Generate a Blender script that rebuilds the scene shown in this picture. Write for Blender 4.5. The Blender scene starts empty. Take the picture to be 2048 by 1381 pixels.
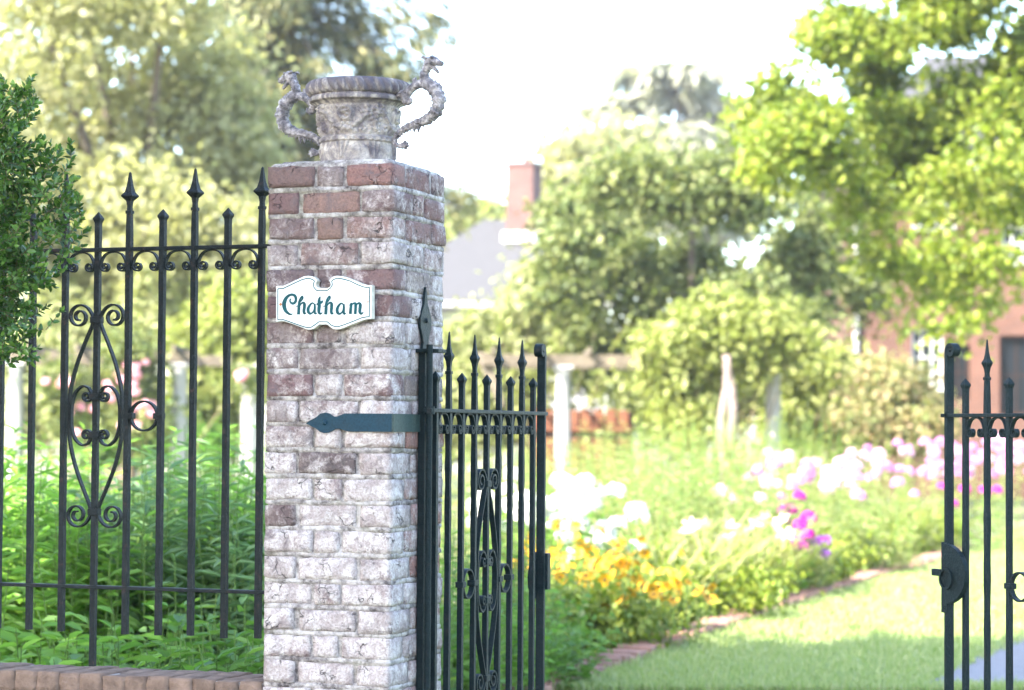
import bpy, bmesh, math, random
import numpy as np
from mathutils import Vector, Matrix, noise as mnoise

random.seed(7)
RNG = np.random.default_rng(7)
R = math.radians
scene = bpy.context.scene
COL = scene.collection

# ------------------------------------------------------------------ camera
EYE = 1.30
F = 85.0 / 36.0 * 2048            # focal length in photograph pixels
PITCH, ROLL = 0.0363, 0.0066
cd = bpy.data.cameras.new("camera")
cam = bpy.data.objects.new("camera", cd)
COL.objects.link(cam)
cam.location = (0, 0, EYE)
cam.rotation_euler = (math.pi / 2 + PITCH, -ROLL, 0)
cd.sensor_width = 36.0
cd.lens = 85.0
cd.clip_start = 0.1
cd.clip_end = 2000
cd.dof.use_dof = True
cd.dof.focus_distance = 7.25
cd.dof.aperture_fstop = 3.4
cd.dof.aperture_blades = 0
scene.camera = cam

# ------------------------------------------------------------------ sky and sun
SUN_EL = R(42)
SUN_AZ = R(180 + 52)              # measured clockwise from +Y (the view direction)
sun_to = Vector((math.sin(SUN_AZ) * math.cos(SUN_EL), math.cos(SUN_AZ) * math.cos(SUN_EL), math.sin(SUN_EL)))
world = bpy.data.worlds.new("World")
scene.world = world
world.use_nodes = True
wn = world.node_tree
bg = wn.nodes["Background"]
sky = wn.nodes.new("ShaderNodeTexSky")
sky.sky_type = 'NISHITA'
sky.sun_disc = False
sky.sun_elevation = SUN_EL
sky.sun_rotation = SUN_AZ
sky.air_density = 1.0
sky.dust_density = 1.5
sky.ozone_density = 1.0
wn.links.new(sky.outputs[0], bg.inputs[0])
bg.inputs[1].default_value = 0.15

sd = bpy.data.lights.new("sun", 'SUN')
sd.energy = 4.1
sd.angle = R(0.5)
sd.color = (1.0, 0.94, 0.82)
sun = bpy.data.objects.new("sun", sd)
COL.objects.link(sun)
sun.rotation_euler = sun_to.to_track_quat('Z', 'Y').to_euler()
sun.location = (-30, -15, 40)

scene.view_settings.view_transform = 'Standard'
scene.view_settings.look = 'None'
scene.view_settings.gamma = 1.0
scene.view_settings.use_curve_mapping = False
scene.view_settings.exposure = 3.2
scene.render.engine = 'CYCLES'
scene.cycles.use_denoising = True
scene.cycles.max_bounces = 8
scene.cycles.diffuse_bounces = 4
scene.cycles.transmission_bounces = 5
scene.cycles.transparent_max_bounces = 6


# ------------------------------------------------------------------ helpers
def at(px, py, Y):
    """point at distance Y on the sight line of a photograph pixel (2048 x 1381)"""
    x, y = px - 1024.0, py - 690.5
    c, s = math.cos(ROLL), math.sin(-ROLL)
    x, y = x * c - y * s, x * s + y * c
    cp, sp = math.cos(PITCH), math.sin(PITCH)
    yc = -y / F
    d = Vector((x / F, cp - yc * sp, yc * cp + sp))
    d = d / d.y * Y
    return Vector((d.x, d.y, d.z + EYE))


def empty(name, label, cat, loc=(0, 0, 0), rz=0.0, group=None):
    o = bpy.data.objects.new(name, None)
    COL.objects.link(o)
    o.location = loc
    o.rotation_euler = (0, 0, rz)
    tag(o, label, cat, group)
    return o


def tag(o, label=None, cat=None, group=None, kind=None):
    if label: o["label"] = label
    if cat: o["category"] = cat
    if group: o["group"] = group
    if kind: o["kind"] = kind
    return o


def link(name, me, mat=None, parent=None, loc=(0, 0, 0), rot=(0, 0, 0), kind=None):
    o = bpy.data.objects.new(name, me)
    COL.objects.link(o)
    o.location = loc
    o.rotation_euler = rot
    if parent is not None: o.parent = parent
    if mat is not None and not me.materials: me.materials.append(mat)
    if kind: o["kind"] = kind
    return o


class MB:
    """collects simple shapes into one mesh"""
    def __init__(self):
        self.v, self.f = [], []

    def add(self, vs, fs):
        n = len(self.v)
        self.v += [tuple(p) for p in vs]
        self.f += [tuple(i + n for i in f) for f in fs]
        return self

    def box(self, x0, x1, y0, y1, z0, z1, bev=0.0):
        if bev <= 0:
            vs = [(x, y, z) for z in (z0, z1) for y in (y0, y1) for x in (x0, x1)]
            return self.add(vs, [(0, 2, 3, 1), (4, 5, 7, 6), (0, 1, 5, 4), (2, 6, 7, 3), (0, 4, 6, 2), (1, 3, 7, 5)])
        bm = bmesh.new()
        bmesh.ops.create_cube(bm, size=1.0)
        for q in bm.verts:
            q.co = Vector(((x0 + x1) / 2 + q.co.x * (x1 - x0), (y0 + y1) / 2 + q.co.y * (y1 - y0), (z0 + z1) / 2 + q.co.z * (z1 - z0)))
        bmesh.ops.bevel(bm, geom=list(bm.edges), offset=bev, segments=2, affect='EDGES', profile=0.6)
        bm.verts.index_update()
        self.add([q.co[:] for q in bm.verts], [[q.index for q in f.verts] for f in bm.faces])
        bm.free()
        return self

    def tube(self, pts, radii, seg=8, cap=True, squash=1.0):
        pts = [Vector(p) for p in pts]
        if not hasattr(radii, '__len__'): radii = [radii] * len(pts)
        n0 = len(self.v)
        up = Vector((0, 0, 1))
        prev = None
        for i, p in enumerate(pts):
            t = (pts[min(i + 1, len(pts) - 1)] - pts[max(i - 1, 0)]).normalized()
            if prev is None:
                ref = Vector((0, 1, 0)) if abs(t.y) < 0.9 else Vector((1, 0, 0))
                a = t.cross(ref).normalized()
            else:
                a = (prev - t * prev.dot(t)).normalized()
            prev = a
            b = t.cross(a)
            for k in range(seg):
                an = 2 * math.pi * k / seg
                self.v.append(tuple(p + a * (math.cos(an) * radii[i]) + b * (math.sin(an) * radii[i] * squash)))
        for i in range(len(pts) - 1):
            for k in range(seg):
                q = n0 + i * seg
                self.f.append((q + k, q + (k + 1) % seg, q + seg + (k + 1) % seg, q + seg + k))
        if cap:
            self.f.append(tuple(n0 + k for k in reversed(range(seg))))
            self.f.append(tuple(n0 + (len(pts) - 1) * seg + k for k in range(seg)))
        return self

    def ribbon(self, path, thick, width, y=0.0):
        """flat bar bent along a path of (x, z) points; `thick` in the plane, `width` along y"""
        n0 = len(self.v)
        P = [Vector((p[0], p[1])) for p in path]
        n = len(P)
        for i in range(n):
            t = P[min(i + 1, n - 1)] - P[max(i - 1, 0)]
            t.normalize()
            m = Vector((-t.y, t.x))
            th = thick * (p3 if (p3 := (path[i][2] if len(path[i]) > 2 else 1.0)) else 1.0)
            for sx, sy in ((-1, -1), (1, -1), (1, 1), (-1, 1)):
                q = P[i] + m * (sx * th / 2)
                self.v.append((q.x, y + sy * width / 2, q.y))
        for i in range(n - 1):
            a = n0 + i * 4
            for k in range(4):
                self.f.append((a + k, a + 4 + k, a + 4 + (k + 1) % 4, a + (k + 1) % 4))
        self.f.append((n0, n0 + 1, n0 + 2, n0 + 3))
        e = n0 + (n - 1) * 4
        self.f.append((e + 3, e + 2, e + 1, e))
        return self

    def prism(self, poly, y0, y1):
        """closed outline of (x, z) points extruded from y0 (front) to y1"""
        n = len(poly)
        vs = [(p[0], y0, p[1]) for p in poly] + [(p[0], y1, p[1]) for p in poly]
        fs = [tuple(range(n)), tuple(range(2 * n - 1, n - 1, -1))]
        for k in range(n):
            j = (k + 1) % n
            fs.append((k, k + n, j + n, j))
        return self.add(vs, fs)

    def profile4(self, prof, jit=0.0, seed=0, seg=4, rot=math.pi / 4):
        """square-section bar along z from (z, half width) pairs"""
        rr = random.Random(seed)
        n0 = len(self.v)
        for z, h in prof:
            rad = h * math.sqrt(2) if seg == 4 else h
            for k in range(seg):
                an = rot + 2 * math.pi * k / seg
                self.v.append((math.cos(an) * rad + rr.uniform(-jit, jit), math.sin(an) * rad + rr.uniform(-jit, jit), z))
        for i in range(len(prof) - 1):
            for k in range(seg):
                q = n0 + i * seg
                self.f.append((q + k, q + (k + 1) % seg, q + seg + (k + 1) % seg, q + seg + k))
        self.f.append(tuple(n0 + k for k in reversed(range(seg))))
        self.f.append(tuple(n0 + (len(prof) - 1) * seg + k for k in range(seg)))
        return self

    def lathe(self, prof, seg=48, close=False):
        n0 = len(self.v)
        for r, z in prof:
            for k in range(seg):
                an = 2 * math.pi * k / seg
                self.v.append((math.cos(an) * r, math.sin(an) * r, z))
        for i in range(len(prof) - 1):
            for k in range(seg):
                q = n0 + i * seg
                self.f.append((q + k, q + (k + 1) % seg, q + seg + (k + 1) % seg, q + seg + k))
        if close:
            self.f.append(tuple(n0 + k for k in reversed(range(seg))))
            self.f.append(tuple(n0 + (len(prof) - 1) * seg + k for k in range(seg)))
        return self

    def mesh(self, name, mat=None, smooth=False):
        me = bpy.data.meshes.new(name)
        me.from_pydata(self.v, [], self.f)
        me.validate()
        bm = bmesh.new()
        bm.from_mesh(me)
        bmesh.ops.recalc_face_normals(bm, faces=bm.faces)
        bm.to_mesh(me)
        bm.free()
        if smooth:
            me.polygons.foreach_set("use_smooth", [True] * len(me.polygons))
        if mat: me.materials.append(mat)
        me.update()
        return me

    def build(self, name, mat, parent=None, loc=(0, 0, 0), smooth=False, rot=(0, 0, 0), kind=None):
        return link(name, self.mesh(name, mat, smooth), None, parent, loc, rot, kind)


def np_mesh(name, V, Fq, mats, mat_index=None, smooth=False):
    """V (n,3), Fq (m,k) index array -> mesh"""
    me = bpy.data.meshes.new(name)
    V = np.ascontiguousarray(V, dtype=np.float32)
    Fq = np.ascontiguousarray(Fq, dtype=np.int32)
    m, k = Fq.shape
    me.vertices.add(len(V))
    me.vertices.foreach_set("co", V.ravel())
    me.loops.add(m * k)
    me.loops.foreach_set("vertex_index", Fq.ravel())
    me.polygons.add(m)
    me.polygons.foreach_set("loop_start", np.arange(0, m * k, k, dtype=np.int32))
    if mat_index is not None:
        me.polygons.foreach_set("material_index", np.ascontiguousarray(mat_index, dtype=np.int32))
    if smooth:
        me.polygons.foreach_set("use_smooth", np.ones(m, dtype=bool))
    for q in (mats if isinstance(mats, (list, tuple)) else [mats]): me.materials.append(q)
    me.update(calc_edges=True)
    me.validate()
    return me


def unit(a):
    return a / np.maximum(np.linalg.norm(a, axis=1, keepdims=True), 1e-9)


def leaf_soup(P, D, N, L, W, fold=0.25, curl=0.15):
    """oval folded leaves: base P, direction D, rough normal N, length L, width W -> V, F (2 quads each)"""
    n = len(P)
    D = unit(D)
    S = unit(np.cross(D, N))
    U = np.cross(S, D)
    L = np.broadcast_to(L, (n,))[:, None]
    W = np.broadcast_to(W, (n,))[:, None]
    base = P
    tip = P + D * L - U * L * curl
    up = U * W * fold
    aL = P + D * L * 0.3 + S * W * 0.5 + up
    bL = P + D * L * 0.7 + S * W * 0.42 + up - U * L * curl * 0.5
    aR = P + D * L * 0.3 - S * W * 0.5 + up
    bR = P + D * L * 0.7 - S * W * 0.42 + up - U * L * curl * 0.5
    V = np.stack([base, aL, bL, tip, bR, aR], 1).reshape(-1, 3)
    i = (np.arange(n) * 6)[:, None]
    Fq = np.concatenate([i + np.array([0, 3, 2, 1]), i + np.array([0, 5, 4, 3])], 0)
    return V, Fq


def blade_soup(P, az, lean, L, W, droop, seg=4):
    """grass-like blades arching over: base P, azimuth, lean from vertical, length, width, droop"""
    n = len(P)
    t = np.linspace(0, 1, seg + 1)
    H = np.stack([np.cos(az), np.sin(az), np.zeros(n)], 1)
    side = np.stack([-np.sin(az), np.cos(az), np.zeros(n)], 1)
    pos = [P]
    ang = lean.copy()
    for k in range(seg):
        step = (H * np.sin(ang)[:, None] + np.array([0, 0, 1.0]) * np.cos(ang)[:, None]) * (L / seg)[:, None]
        pos.append(pos[-1] + step)
        ang = ang + droop / seg
    rows = []
    for k in range(seg + 1):
        w = W * (1 - t[k] ** 2 * 0.96) * (0.6 + 0.8 * min(t[k] * 2.5, 0.5))
        rows.append(pos[k] + side * w[:, None] / 2)
        rows.append(pos[k] - side * w[:, None] / 2)
    V = np.stack(rows, 1).reshape(-1, 3)
    m = 2 * (seg + 1)
    i = (np.arange(n) * m)[:, None]
    Fq = np.concatenate([i + np.array([2 * k, 2 * k + 1, 2 * k + 3, 2 * k + 2]) for k in range(seg)], 0)
    return V, Fq


def join_soup(items):
    V, Fq, M, n = [], [], [], 0
    for it in items:
        v, f = it[0], it[1]
        mi = it[2] if len(it) > 2 else 0
        V.append(v); Fq.append(f + n); M.append(np.full(len(f), mi)); n += len(v)
    return np.concatenate(V), np.concatenate(Fq), np.concatenate(M)


def rand_dirs(n, up=0.0):
    d = RNG.normal(size=(n, 3))
    d = unit(d)
    d[:, 2] += up
    return unit(d)


def in_lobes(lobes, n, shell=0.55):
    """points in ellipsoid lobes (cx,cy,cz,rx,ry,rz), denser near each lobe's skin, and the outward direction"""
    lob = np.array(lobes, float)
    wgt = lob[:, 3] * lob[:, 4] + lob[:, 4] * lob[:, 5] + lob[:, 3] * lob[:, 5]
    k = RNG.choice(len(lob), n, p=wgt / wgt.sum())
    d = rand_dirs(n)
    r = shell + (1 - shell) * RNG.random(n) ** 0.7
    r *= 1 + 0.12 * RNG.normal(size=n)
    p = lob[k, :3] + d * lob[k, 3:] * r[:, None]
    return p, d


# ------------------------------------------------------------------ materials
def new_mat(name):
    m = bpy.data.materials.new(name)
    m.use_nodes = True
    nt = m.node_tree
    b = nt.nodes["Principled BSDF"]
    return m, nt, b


def N(nt, kind, **kw):
    n = nt.nodes.new(kind)
    for k, v in kw.items():
        if k == 'inp':
            for kk, vv in v.items(): n.inputs[kk].default_value = vv
        else:
            setattr(n, k, v)
    return n


def ramp(nt, fac, stops, interp='LINEAR'):
    n = nt.nodes.new("ShaderNodeValToRGB")
    n.color_ramp.interpolation = interp
    el = n.color_ramp.elements
    while len(el) < len(stops): el.new(0.5)
    for e, (p, c) in zip(el, stops):
        e.position = p
        e.color = (c[0], c[1], c[2], 1) if hasattr(c, '__len__') else (c, c, c, 1)
    nt.links.new(fac, n.inputs[0])
    return n.outputs[0]


def mix(nt, fac, a, b, mode='MIX'):
    n = nt.nodes.new("ShaderNodeMix")
    n.data_type = 'RGBA'
    n.blend_type = mode
    for s, v in ((0, fac), (6, a), (7, b)):
        if hasattr(v, 'is_output'): nt.links.new(v, n.inputs[s])
        elif s == 0: n.inputs[0].default_value = v
        else: n.inputs[s].default_value = (v[0], v[1], v[2], 1)
    return n.outputs[2]


def math_n(nt, op, a, b=0.0, c=None, clamp=False):
    n = nt.nodes.new("ShaderNodeMath")
    n.operation = op
    n.use_clamp = clamp
    for i, v in enumerate((a, b, c)):
        if v is None: continue
        if hasattr(v, 'is_output'): nt.links.new(v, n.inputs[i])
        else: n.inputs[i].default_value = v
    return n.outputs[0]


def noise(nt, scale, detail=4, rough=0.55, vec=None, dist=0.0, d='3D'):
    n = nt.nodes.new("ShaderNodeTexNoise")
    n.inputs["Scale"].default_value = scale
    n.inputs["Detail"].default_value = detail
    n.inputs["Roughness"].default_value = rough
    n.inputs["Distortion"].default_value = dist
    if vec is not None: nt.links.new(vec, n.inputs["Vector"])
    return n.outputs[0]


def bump(nt, bsdf, height, strength=0.3, dist=0.01):
    n = nt.nodes.new("ShaderNodeBump")
    n.inputs["Strength"].default_value = strength
    n.inputs["Distance"].default_value = dist
    nt.links.new(height, n.inputs["Height"])
    nt.links.new(n.outputs[0], bsdf.inputs["Normal"])
    return n


def pos_of(nt):
    return nt.nodes.new("ShaderNodeNewGeometry").outputs["Position"]


def leaf_mat(name, c1, c2, c3=None, trans=0.4, rough=0.5, spec=0.3):
    """two or three leaf colours, one per leaf; some light comes through"""
    m, nt, b = new_mat(name)
    g = nt.nodes.new("ShaderNodeNewGeometry")
    stops = [(0.0, c1), (1.0, c2)] if c3 is None else [(0.0, c1), (0.55, c2), (1.0, c3)]
    col = ramp(nt, g.outputs["Random Per Island"], stops)
    nt.links.new(col, b.inputs["Base Color"])
    b.inputs["Roughness"].default_value = rough
    b.inputs["Specular IOR Level"].default_value = spec
    tr = nt.nodes.new("ShaderNodeBsdfTranslucent")
    tc = mix(nt, 1.0, col, (1.15, 1.2, 0.75), 'MULTIPLY')
    nt.links.new(tc, tr.inputs["Color"])
    mx = nt.nodes.new("ShaderNodeMixShader")
    mx.inputs[0].default_value = trans
    nt.links.new(b.outputs[0], mx.inputs[1])
    nt.links.new(tr.outputs[0], mx.inputs[2])
    nt.links.new(mx.outputs[0], nt.nodes["Material Output"].inputs[0])
    return m


def plain_mat(name, c, rough=0.7, var=0.25, scale=8.0, bstr=0.15, bdist=0.01, metal=0.0, spec=0.15):
    m, nt, b = new_mat(name)
    p = pos_of(nt)
    n1 = noise(nt, scale, 5, 0.6, p)
    lo = tuple(x * (1 - var) for x in c)
    hi = tuple(min(1, x * (1 + var)) for x in c)
    col = ramp(nt, n1, [(0.3, lo), (0.7, hi)])
    nt.links.new(col, b.inputs["Base Color"])
    b.inputs["Roughness"].default_value = rough
    b.inputs["Metallic"].default_value = metal
    b.inputs["Specular IOR Level"].default_value = spec
    if bstr > 0:
        bump(nt, b, noise(nt, scale * 4, 5, 0.6, p), bstr, bdist)
    return m


def iron_mat(name, c, rust=0.35, pit=0.35):
    m, nt, b = new_mat(name)
    p = pos_of(nt)
    big = noise(nt, 14, 4, 0.6, p)
    fine = noise(nt, 160, 4, 0.65, p)
    base = ramp(nt, fine, [(0.3, tuple(x * 0.7 for x in c)), (0.7, tuple(x * 1.5 for x in c))])
    dusty = mix(nt, ramp(nt, big, [(0.45, 0.0), (0.75, 0.30)]), base, (0.022, 0.028, 0.029))
    rmask = ramp(nt, noise(nt, 38, 6, 0.7, p), [(0.56, 0.0), (0.74, 1.0)])
    rm = math_n(nt, 'MULTIPLY', rmask, rust)
    col = mix(nt, rm, dusty, (0.048, 0.026, 0.020))
    nt.links.new(col, b.inputs["Base Color"])
    b.inputs["Roughness"].default_value = 0.5
    b.inputs["Specular IOR Level"].default_value = 0.10
    h = math_n(nt, 'ADD', math_n(nt, 'MULTIPLY', fine, 0.6), noise(nt, 60, 5, 0.7, p))
    bump(nt, b, h, pit, 0.004)
    return m


def brick_mat():
    """old hand-made brick: object colour, soot, lime wash that thickens lower down, fine cracks"""
    m, nt, b = new_mat("old_brick")
    p = pos_of(nt)
    oi = nt.nodes.new("ShaderNodeObjectInfo")
    sep = nt.nodes.new("ShaderNodeSeparateXYZ")
    nt.links.new(p, sep.inputs[0])
    off = nt.nodes.new("ShaderNodeVectorMath"); off.operation = 'ADD'
    comb = nt.nodes.new("ShaderNodeCombineXYZ")
    r10 = math_n(nt, 'MULTIPLY', oi.outputs["Random"], 13.0)
    for i in range(3): nt.links.new(r10, comb.inputs[i])
    nt.links.new(p, off.inputs[0]); nt.links.new(comb.outputs[0], off.inputs[1])
    v = off.outputs[0]
    n_big = noise(nt, 8.5, 6, 0.66, p, 0.5)
    n_mid = noise(nt, 34, 6, 0.68, v, 0.6)
    n_fine = noise(nt, 150, 5, 0.7, v)
    # burnt and unburnt areas of the clay itself
    clay = mix(nt, ramp(nt, n_mid, [(0.3, 0.0), (0.7, 1.0)]), oi.outputs["Color"], (0.215, 0.125, 0.115))
    clay = mix(nt, 0.55, oi.outputs["Color"], clay)
    clay = mix(nt, ramp(nt, n_fine, [(0.35, 0.55), (0.6, 0.0)]), clay, (0.07, 0.05, 0.052))
    # lime wash
    hfac = math_n(nt, 'MULTIPLY_ADD', sep.outputs[2], -0.30, 0.56)       # more of it lower down
    rfac = math_n(nt, 'MULTIPLY_ADD', oi.outputs["Random"], 0.34, -0.17)
    amt = math_n(nt, 'ADD', hfac, rfac)
    amt = math_n(nt, 'ADD', amt, oi.outputs["Alpha"])
    amt = math_n(nt, 'SUBTRACT', amt, 0.66)
    s = math_n(nt, 'ADD', math_n(nt, 'MULTIPLY', n_big, 1.05), math_n(nt, 'MULTIPLY', n_mid, 0.62))
    s = math_n(nt, 'ADD', s, math_n(nt, 'MULTIPLY', n_fine, 0.22))
    s = math_n(nt, 'ADD', s, amt)
    lime_f = ramp(nt, s, [(0.70, 0.0), (1.04, 0.92)])
    lime_c = mix(nt, ramp(nt, n_mid, [(0.35, 0.0), (0.72, 1.0)]), (0.40, 0.335, 0.32), (0.72, 0.665, 0.635))
    lime_c = mix(nt, ramp(nt, n_fine, [(0.32, 0.7), (0.54, 0.0)]), lime_c, (0.19, 0.145, 0.15))
    col = mix(nt, lime_f, clay, lime_c)
    # soot and algae specks
    soot2 = ramp(nt, math_n(nt, 'ADD', noise(nt, 10, 8, 0.72, v, 0.8), math_n(nt, 'MULTIPLY_ADD', oi.outputs["Random"], 0.16, -0.08)), [(0.49, 0.0), (0.68, 0.66)])
    col = mix(nt, soot2, col, (0.170, 0.126, 0.120))
    soot = ramp(nt, noise(nt, 11, 9, 0.78, p, 1.0), [(0.52, 0.0), (0.66, 0.78)])
    col = mix(nt, soot, col, (0.125, 0.100, 0.106))
    # cracks
    vor = nt.nodes.new("ShaderNodeTexVoronoi"); vor.feature = 'DISTANCE_TO_EDGE'
    vor.inputs["Scale"].default_value = 19
    wv = nt.nodes.new("ShaderNodeVectorMath"); wv.operation = 'ADD'
    nz = nt.nodes.new("ShaderNodeTexNoise"); nz.inputs["Scale"].default_value = 26
    sc = nt.nodes.new("ShaderNodeVectorMath"); sc.operation = 'SCALE'; sc.inputs["Scale"].default_value = 0.09
    nt.links.new(v, nz.inputs["Vector"]); nt.links.new(nz.outputs[1], sc.inputs[0])
    nt.links.new(v, wv.inputs[0]); nt.links.new(sc.outputs[0], wv.inputs[1])
    nt.links.new(wv.outputs[0], vor.inputs["Vector"])
    crack = ramp(nt, vor.outputs[0], [(0.0, 1.0), (0.034, 0.0)])
    cm = math_n(nt, 'MULTIPLY', crack, ramp(nt, noise(nt, 13, 3, 0.5, v), [(0.555, 0.0), (0.625, 0.85)]))
    col = mix(nt, cm, col, (0.055, 0.045, 0.047))
    nt.links.new(col, b.inputs["Base Color"])
    b.inputs["Roughness"].default_value = 0.9
    b.inputs["Specular IOR Level"].default_value = 0.2
    h = math_n(nt, 'ADD', math_n(nt, 'MULTIPLY', n_mid, 1.0), math_n(nt, 'MULTIPLY', n_fine, 0.45))
    h = math_n(nt, 'SUBTRACT', h, math_n(nt, 'MULTIPLY', cm, 1.2))
    bump(nt, b, h, 0.9, 0.012)
    return m


def mortar_mat():
    m, nt, b = new_mat("lime_mortar")
    p = pos_of(nt)
    n1 = noise(nt, 30, 6, 0.7, p)
    col = ramp(nt, n1, [(0.36, (0.07, 0.058, 0.058)), (0.50, (0.24, 0.21, 0.20)), (0.68, (0.46, 0.42, 0.39))])
    green = ramp(nt, noise(nt, 6, 4, 0.6, p), [(0.52, 0.0), (0.7, 0.4)])
    col = mix(nt, green, col, (0.27, 0.25, 0.155))
    nt.links.new(col, b.inputs["Base Color"])
    wash = ramp(nt, math_n(nt, 'ADD', noise(nt, 8.5, 6, 0.66, p, 0.5), math_n(nt, 'MULTIPLY', noise(nt, 60, 5, 0.7, p), 0.3)), [(0.60, 0.0), (0.78, 0.7)])
    col = mix(nt, wash, col, (0.53, 0.485, 0.465))
    soot = ramp(nt, noise(nt, 15, 8, 0.78, p, 1.0), [(0.50, 0.0), (0.66, 0.7)])
    col = mix(nt, soot, col, (0.095, 0.078, 0.08))
    nt.links.new(col, b.inputs["Base Color"])
    b.inputs["Roughness"].default_value = 0.95
    b.inputs["Specular IOR Level"].default_value = 0.15
    bump(nt, b, math_n(nt, 'ADD', n1, noise(nt, 180, 4, 0.7, p)), 0.8, 0.006)
    return m


def urn_mat():
    m, nt, b = new_mat("weathered_stone")
    p = pos_of(nt)
    n1 = noise(nt, 16, 6, 0.65, p, 0.5)
    n2 = noise(nt, 95, 5, 0.7, p)
    col = ramp(nt, n1, [(0.36, (0.10, 0.082, 0.090)), (0.48, (0.27, 0.23, 0.205)), (0.64, (0.47, 0.41, 0.355))])
    col = mix(nt, ramp(nt, n2, [(0.35, 0.6), (0.55, 0.0)]), col, (0.145, 0.125, 0.145))
    # rain streaks and dark crust near the rim
    sep = nt.nodes.new("ShaderNodeSeparateXYZ"); nt.links.new(p, sep.inputs[0])
    mp = nt.nodes.new("ShaderNodeMapping"); mp.inputs["Scale"].default_value = (38, 38, 4)
    nt.links.new(p, mp.inputs[0])
    st = noise(nt, 1.0, 4, 0.6, mp.outputs[0])
    top = nt.nodes.new("ShaderNodeMapRange")
    top.inputs[1].default_value = 2.20; top.inputs[2].default_value = 2.34
    top.inputs[3].default_value = -0.10; top.inputs[4].default_value = 0.16
    nt.links.new(sep.outputs[2], top.inputs[0])
    stf = ramp(nt, math_n(nt, 'ADD', st, top.outputs[0]), [(0.47, 0.0), (0.63, 0.85)])
    col = mix(nt, stf, col, (0.085, 0.072, 0.088))
    # crust colour that also paints shade into the hollows
    ao = nt.nodes.new("ShaderNodeNewGeometry")
    cav = ramp(nt, ao.outputs["Pointiness"], [(0.40, 0.65), (0.49, 0.0)])
    col = mix(nt, cav, col, (0.10, 0.085, 0.095))
    nt.links.new(col, b.inputs["Base Color"])
    b.inputs["Roughness"].default_value = 0.85
    b.inputs["Specular IOR Level"].default_value = 0.25
    bump(nt, b, math_n(nt, 'ADD', n2, n1), 0.6, 0.005)
    return m


def lead_mat():
    m, nt, b = new_mat("weathered_lead")
    p = pos_of(nt)
    n1 = noise(nt, 45, 6, 0.7, p)
    n2 = noise(nt, 170, 4, 0.7, p)
    col = ramp(nt, n1, [(0.36, (0.060, 0.052, 0.060)), (0.5, (0.180, 0.158, 0.170)), (0.64, (0.42, 0.375, 0.37))])
    nt.links.new(col, b.inputs["Base Color"])
    b.inputs["Roughness"].default_value = 0.65
    vor = nt.nodes.new("ShaderNodeTexVoronoi"); vor.inputs["Scale"].default_value = 130
    nt.links.new(p, vor.inputs["Vector"])
    bump(nt, b, math_n(nt, 'ADD', vor.outputs[0], math_n(nt, 'MULTIPLY', n2, 0.8)), 0.9, 0.006)
    return m


def house_brick_mat(name, c1, c2, mort=(0.35, 0.27, 0.22)):
    m, nt, b = new_mat(name)
    tc = nt.nodes.new("ShaderNodeTexCoord")
    mp = nt.nodes.new("ShaderNodeMapping")
    mp.inputs["Rotation"].default_value = (R(90), 0, 0)
    nt.links.new(tc.outputs["Object"], mp.inputs[0])
    br = nt.nodes.new("ShaderNodeTexBrick")
    br.inputs["Scale"].default_value = 1.0
    br.inputs["Brick Width"].default_value = 0.215
    br.inputs["Row Height"].default_value = 0.075
    br.inputs["Mortar Size"].default_value = 0.008
    br.inputs["Color1"].default_value = (*c1, 1)
    br.inputs["Color2"].default_value = (*c2, 1)
    br.inputs["Mortar"].default_value = (*mort, 1)
    nt.links.new(mp.outputs[0], br.inputs["Vector"])
    st = ramp(nt, noise(nt, 1.2, 6, 0.6, pos_of(nt)), [(0.3, 0.75), (0.7, 1.15)])
    nt.links.new(mix(nt, 1.0, br.outputs[0], st, 'MULTIPLY'), b.inputs["Base Color"])
    b.inputs["Roughness"].default_value = 0.9
    bump(nt, b, br.outputs[1], -0.3, 0.01)
    return m


def grass_mat():
    m, nt, b = new_mat("lawn_grass")
    p = pos_of(nt)
    n1 = noise(nt, 1.6, 6, 0.65, p)
    n2 = noise(nt, 30, 5, 0.7, p)
    s = math_n(nt, 'ADD', math_n(nt, 'MULTIPLY', n1, 0.6), math_n(nt, 'MULTIPLY', n2, 0.45))
    col = ramp(nt, s, [(0.35, (0.18, 0.235, 0.08)), (0.52, (0.24, 0.285, 0.115)), (0.7, (0.32, 0.335, 0.165))])
    nt.links.new(col, b.inputs["Base Color"])
    b.inputs["Roughness"].default_value = 0.8
    b.inputs["Specular IOR Level"].default_value = 0.2
    bump(nt, b, n2, 0.8, 0.03)
    return m


def soil_mat():
    m, nt, b = new_mat("garden_soil")
    p = pos_of(nt)
    n1 = noise(nt, 5, 7, 0.7, p)
    col = ramp(nt, n1, [(0.3, (0.055, 0.06, 0.025)), (0.55, (0.10, 0.10, 0.045)), (0.75, (0.16, 0.12, 0.075))])
    nt.links.new(col, b.inputs["Base Color"])
    b.inputs["Roughness"].default_value = 0.95
    bump(nt, b, noise(nt, 40, 5, 0.7, p), 0.8, 0.03)
    return m


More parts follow.
